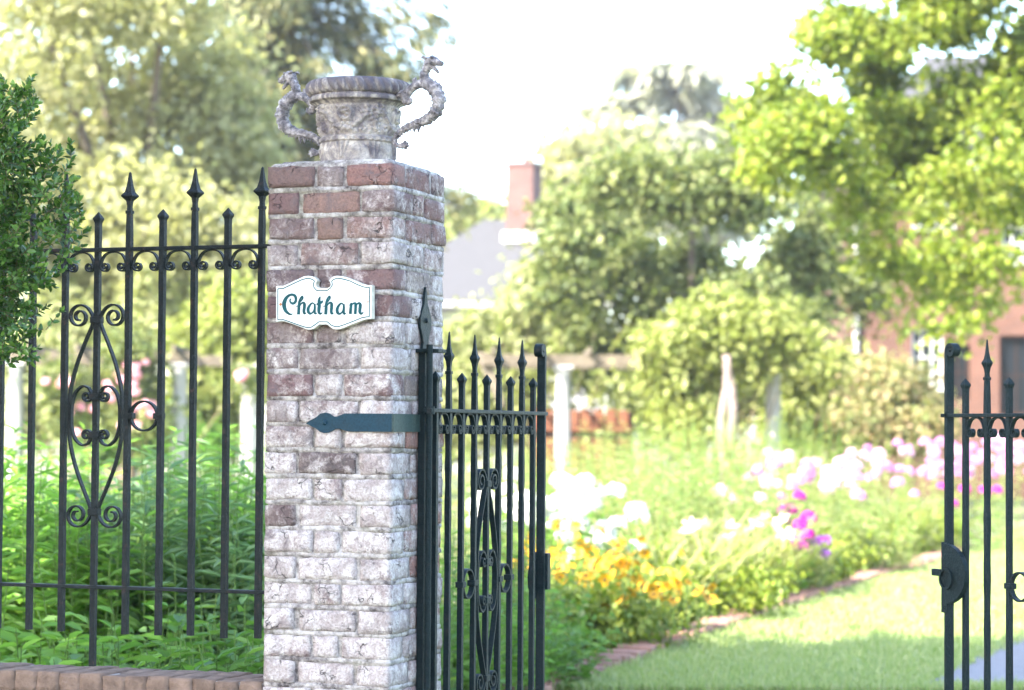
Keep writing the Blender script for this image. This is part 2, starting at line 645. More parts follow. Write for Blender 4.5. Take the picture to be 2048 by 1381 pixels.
M = {}
M['brick'] = brick_mat()
M['mortar'] = mortar_mat()
M['stone'] = urn_mat()
M['lead'] = lead_mat()
M['iron'] = iron_mat("fence_iron", (0.0060, 0.0088, 0.0096), 0.9, 0.9)
M['iron_gate'] = iron_mat("gate_iron", (0.0052, 0.0110, 0.0122), 0.4, 0.8)
M['strap'] = iron_mat("blue_painted_iron", (0.007, 0.027, 0.043), 0.06, 0.25)
M['plate'] = iron_mat("grey_painted_iron", (0.030, 0.047, 0.044), 0.05, 0.2)
M['white'] = plain_mat("white_sign_paint", (0.56, 0.57, 0.56), 0.4, 0.09, 24, 0.12, 0.002)
M['signedge'] = plain_mat("grimy_sign_edge", (0.52, 0.50, 0.42), 0.7, 0.25, 40, 0.2, 0.002)
M['teal'] = plain_mat("teal_paint", (0.0012, 0.050, 0.060), 0.5, 0.3, 60, 0.1, 0.001)
M['rust'] = plain_mat("rusty_screw", (0.35, 0.14, 0.06), 0.8, 0.3, 90)
M['grass'] = grass_mat()
M['soil'] = soil_mat()
M['path'] = plain_mat("grey_gravel_path", (0.16, 0.158, 0.165), 0.9, 0.2, 25, 0.5, 0.01)
M['column'] = plain_mat("white_column_paint", (0.29, 0.283, 0.28), 0.6, 0.06, 3)
M['beam'] = plain_mat("weathered_beam", (0.10, 0.082, 0.062), 0.85, 0.3, 6)
M['bark'] = plain_mat("grey_brown_bark", (0.15, 0.12, 0.10), 0.95, 0.35, 9, 0.9, 0.03)
M['bark_dark'] = plain_mat("dark_bark", (0.085, 0.07, 0.06), 0.95, 0.35, 9, 0.9, 0.03)
M['vinebark'] = plain_mat("grey_pink_vine_bark", (0.20, 0.155, 0.14), 0.95, 0.35, 9, 0.9, 0.03)
M['twig'] = plain_mat("twig_bark", (0.13, 0.10, 0.06), 0.9, 0.3, 60)
M['roof'] = plain_mat("pale_grey_slate", (0.047, 0.046, 0.049), 0.75, 0.08, 4, 0.2, 0.02)
M['trim'] = plain_mat("white_trim_paint", (0.42, 0.415, 0.40), 0.5, 0.05, 3)
M['render'] = plain_mat("grey_painted_wall", (0.22, 0.215, 0.225), 0.8, 0.08, 2)
M['house'] = house_brick_mat("red_house_brick", (0.100, 0.040, 0.025), (0.074, 0.030, 0.020), (0.10, 0.062, 0.046))
M['chimney'] = house_brick_mat("pink_chimney_brick", (0.088, 0.036, 0.030), (0.066, 0.027, 0.024), (0.10, 0.062, 0.052))
M['glass'] = plain_mat("dark_window_glass", (0.008, 0.010, 0.013), 0.25, 0.1, 2, 0.0, spec=0.12)
M['plank'] = plain_mat("orange_cedar_plank", (0.125, 0.050, 0.028), 0.75, 0.2, 7)
M['darkwood_shade'] = plain_mat("dark_wood_and_shade", (0.022, 0.012, 0.009), 0.8, 0.2, 7)  # dark posts and frames; also paints the screen's shadow strip and gaps
M['edging'] = plain_mat("pink_edging_brick", (0.23, 0.13, 0.10), 0.9, 0.3, 14, 0.5, 0.01)
M['coping'] = plain_mat("worn_coping_brick", (0.155, 0.105, 0.08), 0.9, 0.4, 18, 0.7, 0.01)
M['hillfar'] = plain_mat("far_lawn", (0.22, 0.26, 0.10), 0.9, 0.2, 0.3, 0.0)

M['stalk'] = plain_mat("green_stem", (0.09, 0.155, 0.035), 0.7, 0.25, 30)
M['box'] = leaf_mat("boxwood_leaf", (.024,.062,.014), (.058,.135,.024), (.15,.26,.050), 0.28, 0.28, 0.45)
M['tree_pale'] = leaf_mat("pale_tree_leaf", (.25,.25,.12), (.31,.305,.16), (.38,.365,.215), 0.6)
M['tree_lime'] = leaf_mat("lime_tree_leaf", (0.085, 0.13, 0.014), (0.15, 0.192, 0.022), (0.25, 0.27, 0.045), 0.5)
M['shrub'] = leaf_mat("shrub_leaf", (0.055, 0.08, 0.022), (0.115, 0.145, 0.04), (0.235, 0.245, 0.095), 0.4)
M['needle'] = leaf_mat("spruce_needle", (0.04, 0.06, 0.034), (0.095, 0.108, 0.045), (0.24, 0.21, 0.08), 0.35)
M['cedar'] = leaf_mat("hazed_cedar_needle", (0.2, 0.21, 0.165), (0.25, 0.255, 0.2), (0.3, 0.295, 0.235), 0.35)  # paler than real needles: distance haze is put into the colour
M['green'] = leaf_mat("fresh_green_leaf", (0.12, 0.255, 0.04), (0.165, 0.31, 0.055), (0.22, 0.36, 0.08), 0.5)
M['green2'] = leaf_mat("blue_green_leaf", (0.11, 0.2, 0.085), (0.15, 0.25, 0.11), (0.2, 0.29, 0.13), 0.45)
M['green3'] = leaf_mat("deep_green_leaf", (0.07, 0.16, 0.028), (0.11, 0.215, 0.038), (0.17, 0.27, 0.055), 0.45)
M['yellowgreen'] = leaf_mat("yellow_green_leaf", (0.15, 0.185, 0.04), (0.215, 0.245, 0.065), (0.3, 0.31, 0.12), 0.45)
M['palegreen'] = leaf_mat("pale_green_leaf", (0.17, 0.195, 0.07), (0.235, 0.255, 0.105), (0.32, 0.32, 0.165), 0.45)
M['edgegreen'] = leaf_mat("edging_leaf", (0.08, 0.125, 0.014), (0.145, 0.19, 0.022), (0.23, 0.255, 0.04), 0.4)
M['blade'] = leaf_mat("daylily_blade", (0.17, 0.21, 0.06), (0.25, 0.27, 0.1), (0.38, 0.34, 0.17), 0.45)
M['rusty'] = leaf_mat("rust_tinted_leaf", (0.19, 0.23, 0.085), (0.29, 0.27, 0.13), (0.4, 0.27, 0.17), 0.5)
M['lawnblade'] = leaf_mat("lawn_blade", (0.18, 0.245, 0.075), (0.25, 0.3, 0.115), (0.34, 0.35, 0.18), 0.5)
M['petal_white'] = leaf_mat("white_petal", (0.5, 0.5, 0.48), (0.6, 0.6, 0.58), None, 0.2)
M['petal_pink'] = leaf_mat("pink_petal", (0.36, 0.12, 0.32), (0.46, 0.21, 0.42), None, 0.2)
M['petal_pale'] = leaf_mat("pale_pink_petal", (0.44, 0.24, 0.4), (0.52, 0.34, 0.48), None, 0.2)
M['petal_magenta'] = leaf_mat("magenta_petal", (0.28, 0.003, 0.18), (0.38, 0.008, 0.26), None, 0.2)
M['petal_purple'] = leaf_mat("purple_petal", (0.2, 0.03, 0.34), (0.3, 0.07, 0.44), None, 0.3)
M['petal_yellow'] = leaf_mat("golden_petal", (0.4, 0.185, 0.002), (0.5, 0.26, 0.004), None, 0.2)
M['petal_cream'] = leaf_mat("cream_petal", (0.78, 0.72, 0.42), (0.82, 0.78, 0.55), None, 0.3)
M['petal_rose'] = leaf_mat("rose_petal", (0.60, 0.26, 0.36), (0.72, 0.42, 0.50), None, 0.3)
M['eye'] = plain_mat("brown_flower_eye", (0.04, 0.018, 0.01), 0.9, 0.2, 90)

# ------------------------------------------------------------------ ground
def sheet(name, pts, z, mat, cuts=0):
    mb = MB()
    mb.add([(x, y, z) for x, y in pts], [tuple(range(len(pts)))])
    o = mb.build(name, mat)
    o["kind"] = "structure"
    return o


sheet("ground", [(-900, -300), (900, -300), (900, 1500), (-900, 1500)], 0.0, M['soil'])
# lawn to the right of the flower border, running back to the house
EDGE = [(-0.55, 9.8), (0.40, 12.9), (1.59, 16.8), (3.57, 22.8), (3.95, 23.6), (6.89, 33.3), (7.6, 37.0)]
lawn_pts = [(-0.2, 5.0)] + EDGE + [(24, 37.0), (24, 5.0)]
sheet("lawn", lawn_pts, 0.004, M['grass'])
sheet("garden_path", [(2.15, 12.6), (2.57, 13.8), (3.22, 15.5), (4.1, 17.6), (5.0, 19.6), (6.6, 19.6), (5.6, 17.4), (4.5, 15.0), (3.7, 12.6)], 0.008, M['path'])
# sunlit lawn beyond the pergola on the left
sheet("back_lawn", [(-30, 24), (-2.2, 24), (-2.0, 37), (-30, 37)], 0.004, M['hillfar'])


def on_edge(s):
    """point at fraction s along the border's edge"""
    P = [Vector(p) for p in EDGE]
    L = [(P[i + 1] - P[i]).length for i in range(len(P) - 1)]
    d = s * sum(L)
    for i, l in enumerate(L):
        if d <= l: return P[i].lerp(P[i + 1], d / l), (P[i + 1] - P[i]).normalized()
        d -= l
    return P[-1], (P[-1] - P[-2]).normalized()


# brick edging laid along the border
edging = bpy.data.objects.new("brick_edging", None)
COL.objects.link(edging)
tag(edging, "row of pink bricks edging the lawn in front of the flower border", "brick edging")
em = [MB().box(-0.052, 0.052, -0.105, 0.105, -0.06, 0.045 + 0.006 * k, 0.008).mesh("brick", M['edging']) for k in range(3)]
tot = sum((Vector(EDGE[i + 1]) - Vector(EDGE[i])).length for i in range(len(EDGE) - 1))
nb = 150
for i in range(nb):
    s = (i + 0.5) * 0.122 / tot
    if s > 1: break
    p, t = on_edge(s)
    nrm = Vector((t.y, -t.x))
    o = link("brick", em[i % 3], None, edging, (p.x - nrm.x * 0.06 + random.uniform(-.012, .012), p.y - nrm.y * 0.06, random.uniform(-0.008, 0.012)),
             (random.uniform(-.05, .05), random.uniform(-.06, .06), math.atan2(t.y, t.x) + random.uniform(-.12, .12)))

# lawn blades so that the turf has a nap
gp = []
while len(gp) < 42000:
    y = 12.2 + 22 * random.random() ** 1.5
    x = random.uniform(0.1, 7.5)
    # keep right of the edge
    for i in range(len(EDGE) - 1):
        (xa, ya), (xb, yb) = EDGE[i], EDGE[i + 1]
        if ya <= y <= yb:
            xe = xa + (xb - xa) * (y - ya) / (yb - ya)
            break
    if x < xe + 0.03 or x > 0.225 * y + 0.3: continue
    if 12.6 < y < 19.6 and x > 2.15 + (y - 12.6) * 0.41: continue
    gp.append((x, y, 0.0))
gp = np.array(gp)
n = len(gp)
V, Fq = blade_soup(gp, RNG.random(n) * 6.28, RNG.random(n) * 0.5, 0.035 + RNG.random(n) * 0.035, np.full(n, 0.012), 0.5 + RNG.random(n), 2)
g = link("grass", np_mesh("grass", V, Fq, M['lawnblade']))
tag(g, "short sunlit turf blades of the lawn beside the flower border", kind="stuff")

# ------------------------------------------------------------------ brick pillar
YAW = R(19.954)
PW = 0.4036
PC = Vector((-0.4675, 7.2349, 0))
ZTOP = 2.088
COURSE = 0.0762
pillar = empty("brick_pillar", "square old brick gate pillar with flaking whitewash, carrying the urn and the white sign", "pillar", PC, -YAW)
h = PW / 2


def brick_mesh(lx, ly, lz, seed):
    rr = random.Random(seed)
    nx, ny, nz = max(4, int(lx / 0.017)), max(4, int(ly / 0.021)), 4
    bm = bmesh.new()
    grid = {}
    def vert(i, j, k):
        key = (i, j, k)
        if key not in grid:
            # finer spacing towards the edges so that arrises can round over
            def sp(a, n_):
                t = a / n_
                if a == 0 or a == n_: return t
                return t
            x = (sp(i, nx) - 0.5) * lx; y = (sp(j, ny) - 0.5) * ly; z = (sp(k, nz) - 0.5) * lz
            grid[key] = bm.verts.new((x, y, z))
        return grid[key]
    for i in range(nx):
        for j in range(ny):
            for k in (0, nz): bm.faces.new([vert(i, j, k), vert(i + 1, j, k), vert(i + 1, j + 1, k), vert(i, j + 1, k)])
    for i in range(nx):
        for k in range(nz):
            for j in (0, ny): bm.faces.new([vert(i, j, k), vert(i + 1, j, k), vert(i + 1, j, k + 1), vert(i, j, k + 1)])
    for j in range(ny):
        for k in range(nz):
            for i in (0, nx): bm.faces.new([vert(i, j, k), vert(i, j + 1, k), vert(i, j + 1, k + 1), vert(i, j, k + 1)])
    bmesh.ops.recalc_face_normals(bm, faces=bm.faces)
    rad = 0.0045
    o = Vector((rr.uniform(0, 50), rr.uniform(0, 50), rr.uniform(0, 50)))
    for q in bm.verts:
        c = q.co
        inner = Vector((max(-lx / 2 + rad, min(lx / 2 - rad, c.x)), max(-ly / 2 + rad, min(ly / 2 - rad, c.y)), max(-lz / 2 + rad, min(lz / 2 - rad, c.z))))
        d = c - inner
        if d.length > 1e-6: c = inner + d.normalized() * rad
        nv = mnoise.noise_vector(c * 20 + o) * 0.0036 + mnoise.noise_vector(c * 75 + o) * 0.0024
        q.co = c + nv
    me = bpy.data.meshes.new("brick")
    bm.to_mesh(me); bm.free()
    me.polygons.foreach_set("use_smooth", [True] * len(me.polygons))
    me.materials.append(M['brick'])
    return me


TONES = [(0.20, 0.095, 0.078), (0.17, 0.088, 0.080), (0.145, 0.085, 0.084), (0.23, 0.115, 0.090), (0.115, 0.080, 0.086), (0.28, 0.145, 0.11), (0.19, 0.10, 0.094)]
# bricks whose tone stands out in the photograph: (course, face slot) -> (colour, lime wash offset)
SPECIAL = {(3, 'F1'): ((0.27, 0.15, 0.10), -0.2), (2, 'F1'): ((0.30, 0.16, 0.11), -0.25), (1, 'F2'): ((0.30, 0.13, 0.10), -0.12), (1, 'F0'): ((0.17, 0.10, 0.08), -0.25), (1, 'F1'): ((0.24, 0.2, 0.18), -0.1),
           (2, 'F0'): ((0.18, 0.09, 0.08), -0.22), (3, 'F0'): ((0.15, 0.085, 0.075), -0.3), (4, 'F0'): ((0.17, 0.10, 0.09), -0.1), (4, 'F1'): ((0.26, 0.13, 0.10), -0.2), (4, 'F2'): ((0.3, 0.25, 0.24), 0.25),
           (5, 'F1'): ((0.11, 0.08, 0.08), -0.3), (5, 'F0'): ((0.14, 0.1, 0.1), -0.15), (8, 'F1'): ((0.12, 0.095, 0.105), -0.28), (8, 'F0'): ((0.19, 0.10, 0.10), -0.15), (8, 'F2'): ((0.3, 0.26, 0.25), 0.35),
           (12, 'F1'): ((0.095, 0.085, 0.08), -0.5), (12, 'F2'): ((0.27, 0.12, 0.09), -0.12), (14, 'F0'): ((0.085, 0.055, 0.05), -0.5), (6, 'F0'): ((0.15, 0.08, 0.09), -0.2), (7, 'F0'): ((0.17, 0.1, 0.1), -0.12), (7, 'F1'): ((0.13, 0.1, 0.105), -0.2), (9, 'F1'): ((0.3, 0.27, 0.27), 0.15),
           (9, 'F0'): ((0.2, 0.1, 0.1), -0.12), (18, 'F1'): ((0.12, 0.1, 0.105), -0.15), (13, 'F0'): ((0.3, 0.27, 0.27), 0.1), (13, 'F2'): ((0.3, 0.27, 0.27), 0.25)}
JT = 0.0112
ncourse = 27
bid = 0
for ci in range(ncourse):
    z1 = ZTOP - 0.006 - ci * COURSE if ci else ZTOP - 0.004
    zc = ZTOP - (ci + 0.5) * COURSE - 0.004
    A = ci % 2 == 0
    la, lb = (0.150, 0.0995) if A else (0.0995, 0.150)       # corner brick: along the front, along the side
    slots = []
    mx, my = PW - 2 * la - 2 * JT, PW - 2 * lb - 2 * JT
    slots.append(('F0', -h + la / 2, -h + lb / 2, la, lb))
    slots.append(('F1', 0, -h + 0.048, mx, 0.096))
    slots.append(('F2', h - la / 2, -h + lb / 2, la, lb))
    slots.append(('S1', h - 0.048, 0, 0.096, my))
    slots.append(('S2', h - la / 2, h - lb / 2, la, lb))
    slots.append(('B1', 0, h - 0.048, mx, 0.096))
    slots.append(('B0', -h + la / 2, h - lb / 2, la, lb))
    slots.append(('L1', -h + 0.048, 0, 0.096, my))
    for sl, x, y, lx, ly in slots:
        bid += 1
        me = brick_mesh(lx + random.uniform(-.005, .004), ly + random.uniform(-.003, .003), 0.0648 + random.uniform(-.0035, .002), bid)
        o = link("brick", me, None, pillar, (x + random.uniform(-.003, .003), y + random.uniform(-.003, .003), zc + random.uniform(-.0025, .0025)),
                 (random.uniform(-.012, .012), random.uniform(-.018, .018), random.uniform(-.012, .012)))
        tone, lw = SPECIAL.get((ci + 1, sl), (random.choice(TONES), random.uniform(-0.12, 0.12)))
        g_ = sum(tone) / 3
        tone = tuple(c * 0.68 + q * 0.32 for c, q in zip(tone, (g_ * 1.08, g_ * .93, g_ * .99)))
        lw *= 0.55
        if sl.startswith('S'):
            if 3 < ci < 10: tone, lw = random.choice([(0.26, 0.22, 0.19), (0.2, 0.15, 0.13)]), random.uniform(-0.1, 0.12)
            elif ci >= 10: tone, lw = random.choice([(0.34, 0.15, 0.115), (0.36, 0.19, 0.15), (0.30, 0.14, 0.11)]), random.uniform(-0.28, -0.05)  # reddish tones paint a pinkish sun patch low on the side face
        o.color = (tone[0], tone[1], tone[2], max(0.0, min(1.0, 0.5 + lw)))
# mortar: a core whose skin bulges into a weathered ridge at every bed joint
mb = MB()
prof = []
zs = []
for ci in range(ncourse):
    zt = ZTOP - ci * COURSE
    zs += [(zt - 0.020, 0.0085), (zt - 0.062, 0.0085), (zt - COURSE + 0.0025 + 0.004, 0.0075), (zt - COURSE + 0.0035 - 0.001, 0.0015), (zt - COURSE - 0.0085, 0.0012), (zt - COURSE - 0.0115, 0.0065)]
zs = [(ZTOP + 0.002, 0.05), (ZTOP + 0.001, 0.016), (ZTOP - 0.006, 0.008)] + [q for q in zs if q[0] > 0.01] + [(0.0, 0.008)]
per = []
NS = 26
for sx, sy, ex, ey in ((-1, -1, 1, -1), (1, -1, 1, 1), (1, 1, -1, 1), (-1, 1, -1, -1)):
    for k in range(NS): per.append((sx + (ex - sx) * k / NS, sy + (ey - sy) * k / NS))
for z, inset in zs:
    for (ux, uy) in per:
        nn = mnoise.noise(Vector((ux * 7, uy * 7, z * 30)))
        dz = mnoise.noise(Vector((ux * 3 + 9, uy * 3, z * 11))) * 0.0022
        rr_ = h - inset + nn * 0.0022
        cx, cy = ux, uy
        m_ = max(abs(cx), abs(cy))
        L_ = math.hypot(cx, cy)
        kx = 1.0 - 0.02 * max(0, L_ - 1.2)
        mb.v.append((cx * rr_ * kx, cy * rr_ * kx, z + dz))
npr = len(per)
for i in range(len(zs) - 1):
    for k in range(npr):
        a_ = i * npr
        mb.f.append((a_ + k, a_ + (k + 1) % npr, a_ + npr + (k + 1) % npr, a_ + npr + k))
mb.f.append(tuple(range(npr)))
mb.build("mortar", M['mortar'], pillar, smooth=True)
# thin bed of mortar on the pillar's top
cap = bmesh.new()
bmesh.ops.create_grid(cap, x_segments=14, y_segments=14, size=h - 0.008)
for q in cap.verts:
    e = max(abs(q.co.x), abs(q.co.y)) / h
    q.co.z = ZTOP + 0.011 - 0.006 * max(0, e - 0.7) / 0.3 - (0.030 if e > 0.93 else 0.0) + mnoise.noise(q.co * 18) * 0.003
cme = bpy.data.meshes.new("mortar_cap"); cap.to_mesh(cme); cap.free()
cme.materials.append(M['mortar'])
link("mortar_cap", cme, None, pillar)

# ------------------------------------------------------------------ urn with dragon handles
UZ = ZTOP + 0.010
urn = empty("stone_urn", "weathered stone urn with two dragon handles, standing on top of the brick pillar", "urn", (PC.x, PC.y, UZ), -R(36))
blobs = []          # relief: (angle, z, size, height)
rr = random.Random(3)
for s in range(4):
    a0 = s * math.pi / 2 + 0.35
    for k in range(26):                     # hanging swag
        t = k / 25 * 2 - 1
        blobs.append((a0 + t * 0.58, 0.098 + 0.052 * t * t + rr.uniform(-.005, .005), 0.0085, 0.0075))
    for k in range(20):                     # flower cluster between the swags
        blobs.append((a0 + math.pi / 4 + rr.gauss(0, 0.09), 0.150 + rr.gauss(0, 0.012), 0.0075, 0.0085))
    for k in range(12):                     # drop below the cluster
        blobs.append((a0 + math.pi / 4 + rr.gauss(0, 0.03), 0.098 + k * 0.004, 0.006, 0.0065))
    for k in range(18):                     # rosette in each swag
        an = k / 18 * 6.28
        blobs.append((a0 + math.cos(an) * 0.17, 0.145 + math.sin(an) * 0.018, 0.0065, 0.0075))
    for k in range(7): blobs.append((a0 + rr.gauss(0, .05), 0.145 + rr.gauss(0, .006), 0.006, 0.008))
for s in range(4):                          # leaf sprays filling the frieze, mirrored about each swag
    a0 = s * math.pi / 2 + 0.35
    q = random.Random(21)
    for k in range(34):
        da, zz = q.uniform(.03, .78), q.uniform(.088, .168)
        for sg in (-1, 1): blobs.append((a0 + sg * da, zz, q.uniform(.0045, .0065), q.uniform(.003, .006)))
BL = np.array(blobs)
SEG = 288
bowl_prof = []
def seglin(p0, p1, n):
    for k in range(n): bowl_prof.append((p0[0] + (p1[0] - p0[0]) * k / n, p0[1] + (p1[1] - p0[1]) * k / n))
seglin((0.098, 0.0), (0.1125, 0.001), 2); seglin((0.1125, 0.001), (0.110, 0.064), 26); seglin((0.110, 0.064), (0.1165, 0.067), 2)
seglin((0.1165, 0.067), (0.1165, 0.078), 5); seglin((0.1165, 0.078), (0.1115, 0.081), 2); seglin((0.1115, 0.081), (0.1245, 0.176), 44)
seglin((0.1245, 0.176), (0.134, 0.184), 4); seglin((0.134, 0.184), (0.148, 0.188), 3); seglin((0.148, 0.188), (0.1495, 0.196), 4)
seglin((0.1495, 0.196), (0.142, 0.203), 3); bowl_prof.append((0.139, 0.210))
TH = np.arange(SEG) / SEG * 2 * np.pi
rows = []
for r, z in bowl_prof:
    rad = np.full(SEG, r)
    if 0.082 < z < 0.176:
        dz = z - BL[:, 1]
        da = (TH[:, None] - BL[None, :, 0] + np.pi) % (2 * np.pi) - np.pi
        g2 = (da * 0.118) ** 2 + dz[None, :] ** 2
        hgt = (BL[:, 3] * np.exp(-g2 / (2 * (BL[:, 2] * 0.62) ** 2))).max(1)
        rad = rad + hgt * 1.75 - 0.003
    elif 0.004 < z < 0.062:                 # shells round the foot
        ph = (TH * 7 / (2 * np.pi)) % 1 - 0.5
        zz = (z - 0.012) / 0.05
        fan = np.abs(ph) < (0.06 + 0.16 * zz)
        fl = 0.5 + 0.5 * np.cos(ph / (0.10 + 0.16 * max(zz, 0)) * 9)
        rad = rad + np.where(fan & (zz > 0.05), 0.0055 * fl, 0.0)
        ph2 = (TH * 7 / (2 * np.pi) + 0.5) % 1 - 0.5
        rad = rad + 0.005 * np.exp(-((ph2 * 0.1) ** 2 + (z - 0.034) ** 2) / (2 * 0.008 ** 2)) + 0.004 * np.exp(-(((np.abs(ph2) - 0.17) * 0.1) ** 2 + (z - 0.042) ** 2) / (2 * 0.006 ** 2))
    elif 0.068 < z < 0.078:                 # bead and reel
        rad = rad + 0.0022 * np.sign(np.sin(TH * 34)) * (np.abs(np.sin(TH * 34)) ** 0.4)
    rows.append(np.stack([np.cos(TH) * rad, np.sin(TH) * rad, np.full(SEG, z)], 1))
def grid_mesh(name, rows, mat, smooth=True):
    nr, ns = len(rows), len(rows[0])
    V = np.concatenate(rows)
    i = np.arange(nr - 1)[:, None] * ns
    k = np.arange(ns)[None, :]
    k2 = (k + 1) % ns
    Fq = np.stack([i + k, i + k2, i + ns + k2, i + ns + k], -1).reshape(-1, 4)
    return np_mesh(name, V, Fq, mat, smooth=smooth)
link("bowl", grid_mesh("bowl", rows, M['stone']), None, urn)
rim_prof = []
for k in range(25):                         # rope-twisted rim, then over and down the inside
    an = -math.pi * 0.55 + k / 24 * math.pi * 1.05
    rim_prof.append((0.136 + 0.021 * math.cos(an), 0.228 + 0.0235 * math.sin(an), max(0, math.cos(an)) ** 0.5))
rim_prof = [(0.128, 0.2085, 0.0), (0.138, 0.2070, 0.0)] + rim_prof + [(0.128, 0.2515, 0), (0.122, 0.248, 0), (0.117, 0.22, 0), (0.110, 0.16, 0), (0.0, 0.158, 0)]
rows = []
for r, z, amp in rim_prof:
    tw = np.abs(np.sin(TH * 17 + (z - 0.228) * 55))
    rad = r + amp * 0.0105 * (tw ** 0.6 - 0.6)
    rows.append(np.stack([np.cos(TH) * rad, np.sin(TH) * rad, np.full(SEG, z)], 1))
link("rim", grid_mesh("rim", rows, M['stone']), None, urn)


def spline(pts, n):
    """Catmull-Rom through the points, n samples per span"""
    P = [Vector(p) for p in pts]
    P = [P[0] * 2 - P[1]] + P + [P[-1] * 2 - P[-2]]
    out = []
    for i in range(1, len(P) - 2):
        for k in range(n):
            t = k / n
            a, b, c, d = P[i - 1], P[i], P[i + 1], P[i + 2]
            out.append(0.5 * ((2 * b) + (c - a) * t + (2 * a - 5 * b + 4 * c - d) * t * t + (3 * b - a - 3 * c + d) * t ** 3))
    out.append(P[-2])
    return out


def handle_mesh():
    mb = MB()
    b = 2.088 + 0.010
    core = [(0.272, 2.384, .0105), (0.258, 2.368, .0115), (0.250, 2.348, .0120), (0.262, 2.326, .0155), (0.290, 2.306, .0180), (0.3045, 2.276, .0180), (0.297, 2.244, .0165), (0.268, 2.222, .0140),
            (0.232, 2.212, .0115), (0.196, 2.204, .0100), (0.163, 2.190, .0085), (0.143, 2.172, .0072), (0.142, 2.156, .0064), (0.156, 2.148, .0064), (0.176, 2.148, .0078), (0.190, 2.146, .004)]
    sp = spline([(p[0], p[2], p[1] - b) for p in core], 6)
    rs = spline([(p[2], 0, 0) for p in core], 6)
    rad = [max(0.003, q.x * 1.18 * (1 + 0.13 * math.sin(i * 2.1) + 0.08 * math.sin(i * 5.3))) for i, q in enumerate(rs)]
    # the spline above was fed (x, r, z): rebuild as x, 0, z
    sp = spline([(p[0], 0.0, p[1] - b) for p in core], 6)
    mb.tube(sp, rad, 12)
    arm = [(0.266, 2.322, .014), (0.240, 2.327, .0125), (0.214, 2.321, .0115), (0.193, 2.308, .012), (0.180, 2.293, .0125), (0.184, 2.278, .011), (0.196, 2.278, .009), (0.197, 2.288, .006)]
    sa = spline([(p[0], 0.0, p[1] - b) for p in arm], 5)
    ra = [q.x * 1.12 for q in spline([(p[2], 0, 0) for p in arm], 5)]
    mb.tube(sa, ra, 10)
    # curled leaf on the shoulder
    mb.tube([(0.216, 0, 2.326 - b), (0.213, 0, 2.340 - b), (0.219, 0, 2.346 - b)], [.007, .0075, .003], 7)
    mb.tube([(0.150, 0, 2.296 - b), (0.168, 0, 2.304 - b), (0.185, 0, 2.302 - b)], [.009, .011, .010], 8)
    # spines along the back
    for i in range(20, len(sp) - 26, 2):
        t = (sp[i + 1] - sp[i - 1]).normalized()
        nrm = Vector((-t.z, 0, t.x))
        if nrm.dot(sp[i] - Vector((0.23, 0, 2.27 - b))) < 0: nrm = -nrm
        p = sp[i] + nrm * rad[i] * 0.8
        mb.tube([p, p + nrm * 0.0085 - t * 0.002], [.0050, .0008], 5)
    # webbed fin under the tail
    for q, dx in ((0.232, 0.0), (0.222, -0.006)):
        mb.tube([(q, 0, 2.206 - b), (q + dx - .002, 0, 2.193 - b), (q + dx - 0.003, 0, 2.180 - b)], [.008, .0055, .001], 6)
    # tail tuft
    for dx, dz in ((0.028, 0.006), (0.032, -0.004), (0.022, -0.013), (0.018, 0.014)):
        mb.tube([(0.168, 0, 2.149 - b), (0.168 + dx * .6, 0.002, 2.149 + dz * .7 - b), (0.168 + dx, 0, 2.149 + dz - b)], [.006, .0055, .001], 6)
    return mb.mesh("handle", M['lead'], True)


def head_mesh():
    b = 2.098
    mb = MB()
    mb.tube([(0.258, 0, 2.372 - b), (0.266, 0, 2.386 - b), (0.281, 0, 2.391 - b), (0.297, 0, 2.386 - b), (0.312, 0, 2.380 - b), (0.319, 0, 2.377 - b)], [.011, .0165, .0165, .0115, .0085, .0055], 10)   # skull and upper jaw
    mb.tube([(0.276, 0, 2.378 - b), (0.289, 0, 2.367 - b), (0.299, 0, 2.358 - b), (0.303, 0, 2.353 - b)], [.0085, .0062, .0055, .003], 8)             # lower jaw
    for s in (-1, 1):
        mb.tube([(0.284, s * .011, 2.397 - b), (0.287, s * .0135, 2.399 - b), (0.290, s * .012, 2.398 - b)], [.0035, .0055, .003], 7)                 # eye
        mb.tube([(0.268, s * .010, 2.396 - b), (0.256, s * .015, 2.402 - b), (0.250, s * .017, 2.400 - b)], [.0055, .0045, .001], 6)                 # ear
        mb.tube([(0.312, s * .005, 2.384 - b), (0.317, s * .006, 2.385 - b)], [.0042, .003], 6)                                                       # nostril
        for q in (0.297, 0.304, 0.311): mb.tube([(q, s * .005, 2.376 - b), (q + .0005, s * .005, 2.368 - b)], [.0022, .0004], 5)                      # teeth
    for k in range(4): mb.tube([(0.262 - k * .004, 0, 2.398 - k * .011 - b), (0.252 - k * .004, 0, 2.403 - k * .011 - b)], [.005, .001], 6)          # crest
    return mb.mesh("dragon_head", M['lead'], True)


hm, hd = handle_mesh(), head_mesh()
for rz in (0.0, math.pi):
    o = link("handle", hm, None, urn, (0, 0, -0.0), (0, 0, rz))
    link("dragon_head", hd, None, o)

